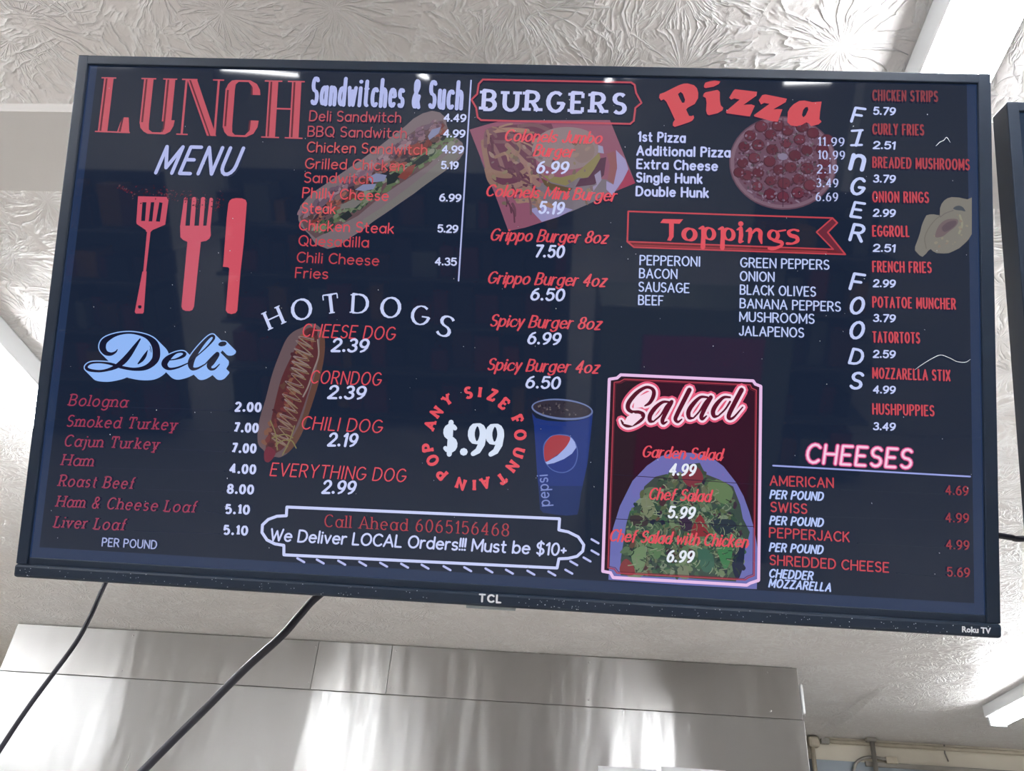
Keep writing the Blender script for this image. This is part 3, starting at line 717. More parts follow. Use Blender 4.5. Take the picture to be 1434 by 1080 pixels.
for i in range(34):
    t = i/33; cx = 350+(350-t*175)/4.154; cy = 440+(130+t*620)/4.154
    zig.append((cx+(-15 if i % 2 else 9)*(1-.15*t)*rnd.uniform(.55, 1.15)+rnd.uniform(-2, 2), cy+(-5 if i % 2 else 5)+rnd.uniform(-3, 3)))
stroke(k, zig, [rnd.uniform(.8, 2.2) for _ in zig], (138, 118, 116)); stroke(k, [(x+3, y+3) for x, y in zig[::1]], 1.0, (132, 110, 84))
for t in ('150,770 180,740 240,735 270,780', '190,820 230,740 260,650', '130,720 200,700 250,720', '120,620 150,700 160,790'):
    stroke(k, crop(*HD, t), 1.7, (126, 116, 76))
stroke(k, crop(*HD, '395,150 400,240 370,330 340,420 310,480'), 2.2, (140, 124, 120))
poly(k, cat2(crop(*HD, '85,800 110,770 150,800 140,832 110,862 85,850'), 3, True), (112, 40, 56))
k.build('hot_dog_picture', display, label='hot dog in a bun with zigzag sauce')
k = Ink()
HC = (206, 216, 255)
for ch, bx, by, tx_, ty_ in (('H', 388.5, 457.2, 378.5, 433.5), ('O', 424.2, 447.2, 420.5, 419.5), ('T', 465, 439, 462, 412.5), ('D', 503.8, 438.5, 505.3, 412.5), ('O', 546.5, 444.7, 548, 417), ('G', 586.5, 454.5, 591, 428.8), ('S', 617.5, 469.8, 630, 444)):
    glyph_at(k, ch, bx, by, tx_, ty_, 'times', HC, 1.12)
k.build('hot_dog_heading', display, label='arched white HOTDOGS lettering')
k = Ink()
for s_, x0, y0, x1, y1 in (('CHEESE DOG', 422.9, 471.5, 553, 476.6), ('CORNDOG', 434.3, 536.8, 533.4, 540.2), ('CHILI DOG', 421.7, 600.8, 535, 606.5), ('EVERYTHING DOG', 378.4, 666, 568, 675)):
    text(k, s_, x0, y0, x1, y1, 17.5, 'marker', (222, 62, 72))
for s_, x0, y0, x1, y1 in (('2.39', 463.5, 492, 516, 493.5), ('2.39', 458.5, 557.6, 512, 559.4), ('2.19', 458.5, 624, 500.5, 625.4), ('2.99', 450.5, 690.2, 498, 691.8)):
    text(k, s_, x0, y0, x1, y1, 17, 'brush', WH)
k.build('hot_dog_list', display, label='red hot dog names with white prices')

# --- burgers
k = Ink(); B_ = (655, 165, 5.975)
poly(k, crop(*B_, '15,100 150,60 300,20 1190,20 1210,70 1300,290 1402,548 1250,610 1000,720 760,830 480,920 340,948 250,700'), (140, 84, 106))
poly(k, crop(*B_, '105,340 200,600 110,350'), (140, 134, 170))
poly(k, crop(*B_, '560,560 900,480 1170,520 1250,560 1060,700 880,780 620,870 520,770'), (120, 110, 120))
poly(k, crop(*B_, '520,765 700,720 880,770 760,830 620,872'), (150, 144, 190))
poly(k, crop(*B_, '1240,270 1320,350 1345,430 1300,520 1210,650 1160,600 1160,530 1220,560 1250,420'), (156, 146, 190))
poly(k, crop(*B_, '1060,220 1130,240 1140,300 1080,290'), (150, 148, 180))
poly(k, crop(*B_, '1345,430 1402,548 1250,610 1290,540'), (160, 52, 84))
FR = [(146, 112, 106), (132, 98, 100), (154, 122, 108), (118, 84, 92), (140, 110, 98)]
poly(k, crop(*B_, '150,100 300,60 700,50 720,100 560,300 600,520 560,600 300,590 180,560 150,350'), (102, 58, 78))
for t, w_ in (('130,200 150,320 190,440 330,480', 9), ('180,130 240,110 350,100 500,110', 8), ('200,470 330,490 450,460 520,400', 8), ('270,590 400,570 520,520 590,560', 10), ('330,230 400,300 480,380 540,420', 9),
              ('180,180 250,300 300,440', 7), ('430,70 560,60 690,110', 7), ('380,190 450,240 520,300', 8), ('160,430 200,540 330,600', 9), ('400,150 430,250 400,330', 6), ('300,640 500,600 620,640', 9), ('420,700 560,690 700,740', 8),
              ('210,200 320,200 380,160', 6), ('450,560 560,500 620,470', 7), ('230,330 330,300 400,380', 6), ('150,240 160,120 230,90', 7)):
    stroke(k, crop(*B_, t), w_*.8, rnd.choice(FR))
for i in range(46):
    x, y = rnd.uniform(140, 560), rnd.uniform(70, 760); a = rnd.uniform(-.4, 1.5); l = rnd.uniform(60, 170)
    if x < 100+(y-100)*.35: continue
    stroke(k, crop(*B_, f'{x},{y} {x+l*cos(a)*.5+8},{y+l*sin(a)*.5-6} {x+l*cos(a)},{y+l*sin(a)}'), rnd.uniform(2, 4.6), rnd.choice(FR+[(104, 66, 80), (92, 54, 70)]))
poly(k, cat2(crop(*B_, '560,340 540,250 600,150 720,90 880,80 1020,120 1080,200 1090,290 1040,370 900,430 700,420'), 4, True), (140, 122, 126))
poly(k, cat2(crop(*B_, '900,220 1000,190 1060,250 1040,340 950,380 890,330'), 4, True), (134, 114, 112))
poly(k, crop(*B_, '620,480 780,500 900,470 1050,340 1100,290 1110,340 1050,460 990,510 930,500 820,570 700,540'), (134, 124, 84))
poly(k, crop(*B_, '900,580 940,510 1010,500 1060,430 1110,340 1160,330 1140,480 1060,560 980,570'), (84, 50, 72))
poly(k, crop(*B_, '610,500 700,550 820,580 880,590 850,620 700,610 640,560'), (98, 78, 56))
for t in ('1160,300 1230,280 1250,400 1220,560 1170,520 1190,400', '1000,600 1080,560 1060,480 1110,440 1120,520 1040,630'):
    poly(k, crop(*B_, t), (140, 88, 92) if t[0:4] == '1160' else (150, 140, 170))
for i in range(90):
    x = rnd.uniform(650, 830); y = rnd.uniform(190, 285)
    if 657 < x-(y-180)*.45 and x < 860: blob(k, x, y, rnd.uniform(1, 3), rnd.choice([(120, 100, 104), (148, 124, 116), (98, 70, 80), (134, 118, 96), (112, 96, 84)]), 6, 1.7, rnd.random()*3)
k.build('burger_picture', display, label='tilted photo of a burger and fries in a lined tray')
k = Ink(True)
stroke(k, crop(640, 60, 3.983, '145,210 970,226 990,240 998,285 1028,340 994,368 985,440 965,457 135,436 116,420 108,368 82,322 114,290 122,235'), 2.6, (190, 72, 86), smooth=False, closed=True)
text(k, 'BURGERS', 673.9, 154.6, 877.3, 160, 26.5, 'slab', (200, 205, 248))
for s_, x0, y0, x1, y1 in (('Colonels Jumbo', 705, 198, 842, 202), ('Burger', 746, 219, 803, 221), ('Colonels Mini Burger', 679, 275, 862, 282.5)):
    text(k, s_, x0, y0, x1, y1, 15.5, 'script', (232, 78, 82))
for s_, x0, y0, x1, y1 in (('Grippo Burger 8oz', 685.2, 337, 850, 341.6), ('Grippo Burger 4oz', 681.4, 397, 848, 402), ('Spicy Burger 8oz', 685.2, 457, 841, 462), ('Spicy Burger 4oz', 681.4, 518.3, 838, 523)):
    text(k, s_, x0, y0, x1, y1, 16, 'script', (224, 52, 64))
for s_, x0, y0, x1, y1 in (('6.99', 750, 242.8, 795.5, 244), ('5.19', 753, 299, 789, 300.6), ('7.50', 747.4, 360, 789.6, 361.3), ('6.50', 741.6, 420.2, 790, 421.8), ('6.99', 737.4, 481.4, 784.5, 483.3), ('6.50', 734.8, 543, 784, 544.8)):
    text(k, s_, x0, y0, x1, y1, 15.5, 'brush', WH)
k.build('burger_list', display, label='white BURGERS heading in a red bracket frame over red script names')

# --- fountain drink
k = Ink()
cc = loc(664.4, 615.5); rr = .0520
letters = [('A', 170, 300), ('N', 205, 228), ('Y', 265, 160), ('S', 382, 120), ('I', 447, 117), ('Z', 517, 133), ('E', 583, 182), ('F', 655, 270), ('O', 672, 355), ('U', 665, 455), ('N', 628, 530), ('T', 568, 598), ('A', 477, 622), ('I', 415, 635), ('N', 340, 628), ('P', 235, 572), ('O', 183, 497), ('P', 158, 425)]
zz = lvl()
for ch, x, y in letters:
    p = loc(560+x/3.983, 520+y/3.983); dx, dy = p[0]-cc[0], p[1]-cc[1]; l = hypot(dx, dy); u = (dx/l, dy/l)
    H = .0118; st = dict(STY['slab']); st.update(t=.31, n=.24, sw=.2, ser=.18)
    ey = (u[0]*H, u[1]*H); ex = (ey[1], -ey[0]); wd = glyph(ch)[0]*.95
    o = (p[0]-ey[0]*.5-ex[0]*wd/2, p[1]-ey[1]*.5-ex[1]*wd/2)
    draw_glyph(k, ch, o, ex, ey, .95, st, (236, 56, 62), zz)
text(k, '$', 619, 631.5, 640.5, 632.5, 36, 'bodoni', (222, 234, 255), over=dict(t=.2, n=.1, ser=0))
text(k, '.99', 643, 635.3, 705.6, 637.3, 41, 'bodoni', (222, 234, 255), over=dict(t=.235, n=.07, ser=0, gap=.2))
k.build('fountain_pop_offer', display, label='ring of red letters round a white $.99')
k = Ink(); N_ = (560, 520, 3.983)
poly(k, crop(*N_, '736,232 760,262 820,276 905,282 990,276 1050,260 1076,232 1062,380 1045,520 1028,600 1010,680 1000,760 990,800 930,806 870,800 800,790 782,770 775,660 765,560 756,420 748,300'), (28, 50, 122))
poly(k, crop(*N_, '775,640 1020,640 1010,680 1000,760 990,800 930,806 870,800 800,790 782,770'), (22, 44, 100))
c = loc(560+905/3.983, 520+213/3.983); ca = loc(560+733/3.983, 520+213/3.983)
rx_ = c[0]-ca[0]
disc(k, c, rx_, (110, 124, 172), 40, ry=rx_*.34, rot=-.04); disc(k, (c[0], c[1]+.0003), rx_*.95, (50, 44, 56), 40, ry=rx_*.28, rot=-.04)
for i in range(36):
    a = rnd.random()*6.28; r = rnd.random()**.5*rx_*.82
    disc(k, (c[0]+r*cos(a), c[1]+r*sin(a)*.3), rnd.uniform(.0006, .0022), rnd.choice([(62, 52, 60), (84, 76, 84), (36, 30, 40), (104, 96, 98)]), 6, ry=.001, rot=rnd.random()*3)
# round emblem: red cap, white wave, blue foot
poly(k, cat2(crop(*N_, '900,352 950,362 985,410 993,470 975,530 935,562 890,567 845,550 812,512 800,460 803,405 835,366 868,354'), 4, True), (84, 104, 170))
poly(k, cat2(crop(*N_, '900,358 948,368 980,412 988,470 970,526 932,557 890,562 848,546 817,510 804,460 808,408 838,371 868,358'), 4, True), (30, 50, 128))
poly(k, crop(*N_, '957,372 975,395 984,425 960,460 915,490 860,512 822,520 812,508 830,500 880,470 920,430 940,395 948,368'), (160, 176, 232))
poly(k, cat2(crop(*N_, '868,357 910,358 950,370 935,410 900,450 850,485 815,505 804,470 806,420 820,390 840,368'), 3, True), (168, 30, 46))
text(k, 'pepsi', 560+836/3.983, 520+752/3.983, 560+822/3.983, 520+575/3.983, 15.5, 'round', (126, 140, 200), over=dict(t=.12, n=.12))
k.build('drink_cup_picture', display, label='blue paper cup of iced drink with a round emblem')

# --- delivery banner
k = Ink(); V_ = (360, 690, 2.868)
stroke(k, crop(*V_, '120,58 1215,105 1212,150 1250,158 1290,178 1312,210 1308,235 1285,256 1250,264 1212,266 1205,303 108,250 108,212 72,206 40,190 20,160 22,130 45,108 80,95 118,93'), 4.0, WH, smooth=False, closed=True)
text(k, 'Call Ahead 6065156468', 454.5, 737.5, 713, 751, 17, 'times', (176, 52, 60), over=dict(t=.12, n=.06))
text(k, 'We Deliver LOCAL Orders!!! Must be $10+', 378, 756.5, 793, 778, 16, 'hand', WH)
for x, y in ((178, 271), (256, 276), (342, 281), (426, 285), (510, 289), (594, 293), (676, 297), (764, 303), (847, 307), (932, 312), (1014, 317), (1100, 321), (1184, 324), (1252, 317), (1272, 283), (1325, 268), (1357, 240), (1357, 195)):
    stroke(k, crop(*V_, f'{x-14},{y-8} {x+14},{y+8}'), 3.0, (190, 196, 246), smooth=False)
k.build('delivery_banner', display, label='white plaque outline around the phone number and delivery line')

# --- pizza
k = Ink(); P7 = (1000, 150, 7.17)
c = loc(1096.2, 228); e = loc(1172, 228); g = loc(1096, 163)
RX, RY = hypot(e[0]-c[0], e[1]-c[1]), hypot(g[0]-c[0], g[1]-c[1])
disc(k, c, RX, (96, 66, 82), 48, ry=RY); disc(k, c, RX*.975, (124, 96, 112), 48, ry=RY*.97); disc(k, c, RX*.91, (104, 72, 90), 48, ry=RY*.9)
for i in range(330):
    a = rnd.random()*6.28; r = rnd.random()**.5*.88
    disc(k, (c[0]+RX*r*cos(a), c[1]+RY*r*sin(a)), rnd.uniform(.0012, .0042), rnd.choice([(126, 104, 124), (104, 76, 96), (84, 52, 70), (136, 118, 138), (96, 84, 90), (88, 44, 60)]), 6, ry=rnd.uniform(.0008, .0022), rot=rnd.random()*3)
for x, y in ((360, 290), (565, 280), (735, 240), (300, 400), (440, 385), (855, 330), (580, 430), (720, 370), (930, 440), (810, 490), (555, 550), (400, 515), (285, 565), (650, 635), (765, 610), (930, 620), (440, 660), (335, 690), (845, 730), (700, 770), (565, 745), (430, 800), (960, 790), (840, 865), (560, 880), (690, 905), (250, 660), (1085, 430), (1105, 560), (1085, 680), (990, 265), (470, 200), (640, 190), (1130, 330), (880, 200)):
    p = loc(1000+x/7.17, 150+y/7.17); r_ = .0073*rnd.uniform(.9, 1.1)
    disc(k, p, r_, (72, 30, 44), 10, ry=r_*.95); disc(k, (p[0]+.0003, p[1]+.0005), r_*.86, rnd.choice([(96, 38, 54), (90, 34, 50), (104, 44, 60)]), 10, ry=r_*.8)
for i in range(260):
    a = rnd.random()*6.28; r = rnd.random()**.5*.9
    disc(k, (c[0]+RX*r*cos(a), c[1]+RY*r*sin(a)), rnd.uniform(.0008, .0024), rnd.choice([(120, 96, 116), (84, 40, 56), (66, 34, 48), (128, 108, 128), (98, 60, 78), (80, 70, 78)]), 6, ry=rnd.uniform(.0006, .0018), rot=rnd.random()*3)
stroke(k, [(1096, 166), (1096, 290)], .9, (62, 36, 52), smooth=False)
disc(k, loc(1096, 220), .006, (132, 120, 146), 8, ry=.0045)
k.build('pizza_picture', display, label='round pepperoni pizza photo')
k = Ink(True); P2 = (910, 100, 5.515); PC = (214, 80, 88)
poly(k, crop(*P2, '70,210 75,182 110,170 160,145 220,115 260,102 290,100 340,115 362,138 372,175 370,215 345,258 290,288 278,302 300,350 320,352 335,345 340,365 328,385 305,398 240,420 190,435 175,425 178,400 192,380 150,290 125,240 105,222 85,232'), PC, [crop(*P2, '215,182 235,166 252,178 270,225 265,248 248,250 230,218')])
poly(k, crop(*P2, '408,200 415,178 430,168 520,150 538,165 538,230 545,270 565,288 558,308 520,330 455,345 440,338 432,310 436,250 430,212'), PC)
poly(k, crop(*P2, '415,120 425,95 460,84 500,78 542,85 530,105 490,125 430,136 418,132'), PC)
poly(k, crop(*P2, '610,210 640,160 655,145 825,165 820,195 720,265 780,262 808,272 770,355 730,350 590,330 585,315 690,225 650,215 625,225'), PC)
poly(k, crop(*P2, '838,230 865,190 890,185 1055,218 1045,245 950,300 985,298 1020,300 985,395 940,392 805,355 800,345 920,258 880,250 855,262'), PC)
poly(k, crop(*P2, '1058,400 1062,320 1078,290 1105,262 1150,235 1190,232 1250,245 1322,240 1310,320 1305,375 1322,395 1300,415 1240,430 1225,410 1205,400 1170,420 1130,430 1085,425'), PC, [crop(*P2, '1170,345 1180,305 1198,284 1215,282 1220,302 1200,345 1182,362')])
k.build('pizza_heading', display, label='fat red Pizza lettering on a curve')
k = Ink()
for s_, x0, y0, x1, y1 in (('1st Pizza', 892.6, 198.4, 960, 200.4), ('Additional Pizza', 890.6, 218, 1022.7, 220.8), ('Extra Cheese', 890.6, 236.6, 1005, 239.8), ('Single Hunk', 890.1, 255.3, 983.5, 257.6), ('Double Hunk', 889.6, 274.7, 992.3, 277.2)):
    text(k, s_, x0, y0, x1, y1, 12.3, 'bold', (196, 204, 252))
for s_, x0, y0, x1, y1 in (('11.99', 1144.2, 205.1, 1181.9, 205.9), ('10.99', 1144.2, 223.7, 1182.6, 224.5), ('2.19', 1143, 243.3, 1173.1, 243.9), ('3.49', 1141.7, 262.6, 1173.3, 263.4), ('6.69', 1141.2, 282.2, 1173, 282.8)):
    text(k, s_, x0, y0, x1, y1, 11.5, 'times', (190, 198, 244), over=dict(t=.17, n=.08))
k.build('pizza_list', display, label='white pizza choices and prices')
# toppings banner
k = Ink(); T_ = (870, 285, 4.481)
poly(k, crop(*T_, '40,240 1330,290 1405,320 80,275'), (112, 24, 42)); poly(k, crop(*T_, '1325,92 1355,122 1295,182 1405,320 1330,290 1225,180'), (112, 40, 54))
TL_ = (196, 62, 78)
stroke(k, crop(*T_, '44,50 1325,92 1355,122 1295,182 1405,320 80,275 38,240'), 2.3, TL_, smooth=False, closed=True)
stroke(k, crop(*T_, '38,240 1330,288 1225,180 1325,92'), 2.0, TL_, smooth=False)
stroke(k, crop(*T_, '80,262 1290,305'), 1.3, (170, 40, 56), smooth=False)
TP = (228, 66, 78)
def tp(t, ws, sm=True): stroke(k, crop(*T_, t), [w_/4.481 for w_ in ws] if isinstance(ws, list) else ws/4.481, TP, smooth=sm)
poly(k, crop(*T_, '245,122 262,98 388,100 365,128 330,126 328,210 310,236 288,232 300,205 300,126'), TP)
def ring(cx, cy, rx, ry, w_, rot=-.3):
    n = 18; pts = []; ws = []
    for i in range(n):
        t = 2*pi*i/n; x, y = rx*cos(t), ry*sin(t)
        pts.append((cx+x*cos(rot)-y*sin(rot), cy+x*sin(rot)+y*cos(rot))); ws.append(w_*(.35+.65*abs(cos(t-.5)))/4.481)
    stroke(k, [(T_[0]+a/4.481, T_[1]+b/4.481) for a, b in pts], ws, TP, closed=True)
ring(428, 195, 36, 36, 30)
for dx, dy in ((0, 0), (122, 4)):
    tp(f'{490+dx},{158+dy} {512+dx},{150+dy} {515+dx},{200+dy} {512+dx},{275+dy}', [12, 22, 26, 30], False); ring(552+dx, 190+dy, 30, 36, 26)
tp('727,165 750,155 752,200 745,240 765,238', [10, 24, 27, 24, 8], False); disc(k, loc(870+750/4.481, 285+128/4.481), .0032, TP, 8)
tp('785,175 808,162 810,200 800,245', [10, 24, 26, 14], False); tp('815,195 845,165 872,178 872,215 880,250', [10, 20, 26, 26, 12])
ring(955, 200, 28, 30, 24); tp('985,175 1030,168', [12, 10], False); tp('925,210 960,232 1005,245 1000,268 950,285 925,282', [12, 20, 24, 18, 22, 16])
tp('1110,172 1080,165 1050,178 1062,200 1098,212 1105,235 1075,252 1040,252', [16, 12, 20, 26, 26, 24, 14, 18])
for s_, x0, y0, x1, y1 in (('PEPPERONI', 895.1, 371.3, 980.5, 373.5), ('BACON', 894.4, 389.6, 948.4, 391), ('SAUSAGE', 893.4, 408.4, 965.4, 410.6), ('BEEF', 893.1, 427, 929, 428), ('GREEN PEPPERS', 1035.7, 374.5, 1160.8, 378),
                           ('ONION', 1035.2, 393.6, 1084.2, 395), ('BLACK OLIVES', 1035.2, 412.5, 1142, 415.6), ('BANANA PEPPERS', 1035, 431.5, 1176.8, 436.5), ('MUSHROOMS', 1034.5, 450.3, 1140, 453.6), ('JALAPENOS', 1034, 469.9, 1125.4, 472.9)):
    text(k, s_, x0, y0, x1, y1, 12.6, 'wide', (194, 208, 255))
k.build('toppings_list', display, label='red ribbon reading Toppings over two white columns')

# --- finger foods
k = Ink()
for ch, y0, y1, w_ in (('F', 151.6, 171, 1.3), ('I', 182.5, 203.6, 1), ('n', 208, 237, 1.05), ('G', 249.6, 272, .9), ('E', 284, 304, 1.2), ('R', 315, 337, 1.1), ('F', 384, 405.5, 1.3), ('O', 416.7, 439, .85), ('O', 451, 473.7, .85), ('D', 489.5, 509.6, 1.05), ('S', 522, 544, 1.1)):
    x = 1200-(y0-150)*.006
    glyph_at(k, ch, x-1, y1, x+1.5, y0, 'brush', (200, 212, 255), w_, over=dict(t=.2, n=.15))
    if ch == 'I':
        stroke(k, [(x-7, y0+1), (x+8, y0)], 3.2, (200, 212, 255), smooth=False); stroke(k, [(x-8, y1), (x+7, y1-.5)], 3.2, (200, 212, 255), smooth=False)
FR_ = (206, 62, 74)
for s_, y0, x1, y1, pr, py, c in (('CHICKEN STRIPS', 141.6, 1312.6, 143.4, '5.79', 161.2, (140, 58, 66)), ('CURLY FRIES', 188.8, 1293.2, 190.2, '2.51', 208.9, (160, 58, 66)), ('BREADED MUSHROOMS', 235.2, 1357, 238.8, '3.79', 255.8, (176, 62, 72)),
                               ('ONION RINGS', 283.5, 1300, 284.6, '2.99', 303.5, (196, 66, 76)), ('EGGROLL', 331.3, 1273, 332, '2.51', 352.6, FR_), ('FRENCH FRIES', 381, 1303.7, 382.4, '2.99', 402, FR_),
                               ('POTATOE MUNCHER', 430.5, 1337.6, 433.4, '3.79', 450.6, FR_), ('TATORTOTS', 479.4, 1287.4, 481, '2.59', 500.8, FR_), ('MOZZARELLA STIX', 529.7, 1330, 533.6, '4.99', 550.5, FR_), ('HUSHPUPPIES', 579.9, 1307.5, 582.8, '3.49', 601.9, FR_)):
    text(k, s_, 1220.4, y0, x1, y1, 14.0, 'cond', c)
    text(k, pr, 1221, py, 1253, py+1, 9.6, 'fat', (200, 210, 255), over=dict(sl=.1, gap=.24))
k.build('finger_foods_list', display, label='upright white FINGER FOODS letters beside narrow red names')
k = Ink(); O_ = (1230, 260, 9.56)
poly(k, crop(*O_, '640,400 690,386 740,385 820,400 825,300 845,245 880,200 925,170 980,155 1080,160 1190,185 1250,160 1250,650 1200,730 1150,780 1080,840 1000,880 940,905 880,910 780,905 730,880 700,850 665,875 640,910 590,955 550,935 490,870 490,820 505,780 535,700 560,620 575,550 600,480'), (126, 122, 114))
poly(k, cat2(crop(*O_, '1000,310 1030,280 1080,270 1130,290 1165,345 1110,335 1050,330'), 3, True), (70, 76, 84))
poly(k, cat2(crop(*O_, '760,690 785,580 840,500 930,450 1050,450 1065,500 1020,560 940,620 860,680'), 3, True), (112, 96, 98))
poly(k, cat2(crop(*O_, '850,560 930,490 1030,470 1040,520 960,590 880,620'), 3, True), (94, 78, 86))
stroke(k, crop(*O_, '640,840 620,700 680,560 760,460 820,410'), 1.4, (112, 106, 98)); stroke(k, crop(*O_, '830,420 900,370 1000,335'), 1.6, (110, 104, 100)); stroke(k, crop(*O_, '1090,400 1120,520 1080,640'), 3, (146, 144, 124))
for i in range(60):
    x, y = rnd.uniform(560, 1240), rnd.uniform(200, 890)
    if (x-1000)**2/260**2+(y-640)**2/260**2 < 1 and not (760 < x < 1070 and 440 < y < 700): blob(k, 1230+x/9.56, 260+y/9.56, rnd.uniform(.8, 2.2), rnd.choice([(142, 134, 118), (124, 116, 104), (138, 120, 108)]), 6)
k.build('onion_ring_picture', display, label='beige battered onion rings cut off by the screen edge')

# --- salad card
k = Ink()
card = [(853.1, 531.5), (863.8, 530), (869.2, 525.4), (1054, 533.8), (1057.1, 538.4), (1064.8, 541.5), (1061.7, 812.6), (1050, 816.5), (1045.1, 819.4), (858.5, 808.7), (854.6, 801.9), (843.9, 800)]
poly(k, card, (40, 10, 26))
C4 = (840, 625, 5.143)
poly(k, crop(*C4, '62,962 75,700 95,590 145,430 235,250 340,140 440,72 520,50 600,45 690,50 760,70 830,100 890,145 980,260 1035,360 1075,470 1110,590 1140,760 1130,1030 600,1000'), (110, 112, 180))
poly(k, crop(*C4, '150,930 150,820 190,560 215,470 300,380 320,290 400,220 480,200 580,230 640,130 720,120 760,200 860,240 960,290 1010,420 1030,520 1080,620 1060,700 1020,800 980,975 600,950'), (58, 74, 66))
zz = lvl()
gcols = [(72, 92, 72), (90, 112, 84), (110, 128, 96), (50, 74, 58), (36, 56, 52), (120, 134, 112), (84, 98, 66), (60, 92, 66), (98, 104, 80)]
for i in range(900):
    x, y = rnd.uniform(170, 1040), rnd.uniform(190, 930)
    if ((x-610)/430)**2+((y-700)/520)**2 > 1: continue
    blob(k, 840+x/5.143, 625+y/5.143, rnd.uniform(1.0, 4.4), rnd.choice(gcols if rnd.random() < .86 else [(56, 40, 56), (30, 34, 56), (96, 70, 60), (70, 44, 50)]), 7, rnd.uniform(1, 2.2), rnd.random()*3, .3)
for t, c in (('590,230 620,160 700,150 745,230 700,290 640,290', (122, 52, 60)), ('655,620 700,510 730,500 775,590 780,640 700,650', (136, 40, 50)), ('145,905 150,850 190,810 240,860 250,920 200,930', (130, 52, 56)),
             ('850,740 950,730 940,820 905,890 870,830', (64, 122, 78)), ('230,760 320,720 330,830 290,910 240,850', (112, 136, 100)), ('340,700 440,700 430,800 370,800', (90, 120, 84)), ('560,880 620,860 640,950 570,945', (116, 124, 100)),
             ('980,760 1040,700 1030,860 990,960 950,860', (30, 36, 62)), ('570,520 660,520 650,610 590,600', (56, 38, 62)), ('780,260 880,250 960,330 900,420 800,340', (96, 124, 84)), ('300,380 350,370 400,450 350,520 300,450', (120, 128, 100)),
             ('220,500 330,510 340,570 240,570', (60, 50, 52)), ('800,540 950,530 980,600 860,640', (40, 50, 62)), ('700,740 800,760 820,880 740,900', (62, 100, 84))):
    poly(k, cat2(crop(*C4, t), 3, True), c)
for i in range(330):
    x, y = rnd.uniform(200, 1020), rnd.uniform(260, 900)
    if ((x-610)/400)**2+((y-700)/480)**2 > 1: continue
    a = rnd.uniform(0, 3.14); l = rnd.uniform(15, 60)
    stroke(k, crop(*C4, f'{x},{y} {x+l*cos(a)/2+6},{y+l*sin(a)/2} {x+l*cos(a)},{y+l*sin(a)}'), rnd.uniform(.7, 1.6), rnd.choice([(136, 150, 120), (100, 122, 92), (44, 62, 50), (124, 130, 108)]))
for y0, y1 in ((664, 679), (726, 738)): stroke(k, [(848, y0), (1064, y1)], .9, (36, 24, 44), smooth=False)
k.build('salad_picture', display, label='pale plate heaped with green salad')
k = Ink(True)
CL = (238, 196, 240)
inner = [(860, 536), (868, 535), (874, 531.5), (1050, 539.5), (1052, 544), (1058.5, 547), (1055.4, 806), (1047, 809), (1043, 812), (864, 802.5), (860, 797), (851.2, 795)]
stroke(k, inner, 1.7, (172, 48, 74), smooth=False, closed=True)
stroke(k, [(x+(1.8 if x < 950 else -1.8), y+(1.8 if y < 670 else -1.8)) for x, y in inner], 1.0, (110, 26, 50), smooth=False, closed=True)
stroke(k, card, 4.2, CL, smooth=False, closed=True)
SL = (850, 520, 6.518)
SAL = [('345,318 388,290 420,235 425,185 398,155 345,152 265,205 200,285 190,340 225,372 290,375 328,398 310,440 250,482 190,502 150,485 128,450', [10, 26, 32, 30, 24, 24, 32, 36, 34, 26, 26, 32, 36, 30, 24, 20, 8]),
       ('560,282 505,285 440,335 392,405 392,455 425,462', [14, 22, 34, 36, 30, 10]), ('430,455 490,400 540,320 590,278', [10, 12, 16, 26]), ('585,285 540,370 505,445 512,478 545,462', [34, 34, 32, 22, 8]),
       ('750,172 695,280 640,390 622,440 645,465 680,440', [38, 36, 34, 30, 18, 8]), ('915,240 850,240 785,300 742,370 748,425 785,430', [14, 22, 34, 36, 30, 10]), ('790,425 840,370 890,290 940,240', [10, 12, 16, 24]),
       ('945,240 890,340 858,415 870,438 905,410', [34, 34, 32, 22, 8]), ('1120,240 1060,242 1000,300 965,365 975,412 1010,412', [14, 22, 34, 36, 30, 10]), ('1015,408 1075,350 1120,280', [10, 12, 14]),
       ('1225,172 1170,275 1115,385 1110,430 1150,425 1235,330', [38, 38, 36, 30, 16, 8])]
for extra, c in ((84, (238, 96, 128)), (46, (255, 226, 244)), (5, (88, 6, 32))):
    zz = lvl()
    for t, ws in SAL: stroke(k, crop(*SL, t), [(w_+extra)/6.518 for w_ in ws], c, z=zz)
    if extra:
        poly(k, crop(*SL, '250,250 400,180 400,250 330,330 240,340' if extra == 46 else '180,420 240,380 320,420 230,500 150,480'), (255, 226, 244)); 
for s_, x0, y0, x1, y1, cp in (('Garden Salad', 897.7, 639.8, 1010, 644.8, 15.5), ('Chef Salad', 907, 698.9, 994, 702.6, 15.5), ('Chef Salad with Chicken', 852, 757.2, 1046, 766.4, 16)):
    text(k, s_, x0, y0, x1, y1, cp, 'script', (236, 58, 62))
for s_, x0, y0, x1, y1 in (('4.99', 935.5, 664.9, 973, 666.2), ('5.99', 933.5, 724.7, 972, 726), ('6.99', 932, 786.2, 970.5, 787.4)):
    text(k, s_, x0, y0, x1, y1, 15, 'fat', (238, 244, 255), over=dict(sl=.22, gap=.26, t=.22, n=.17))
k.build('salad_card', display, label='pink neon framed card with glowing Salad lettering')

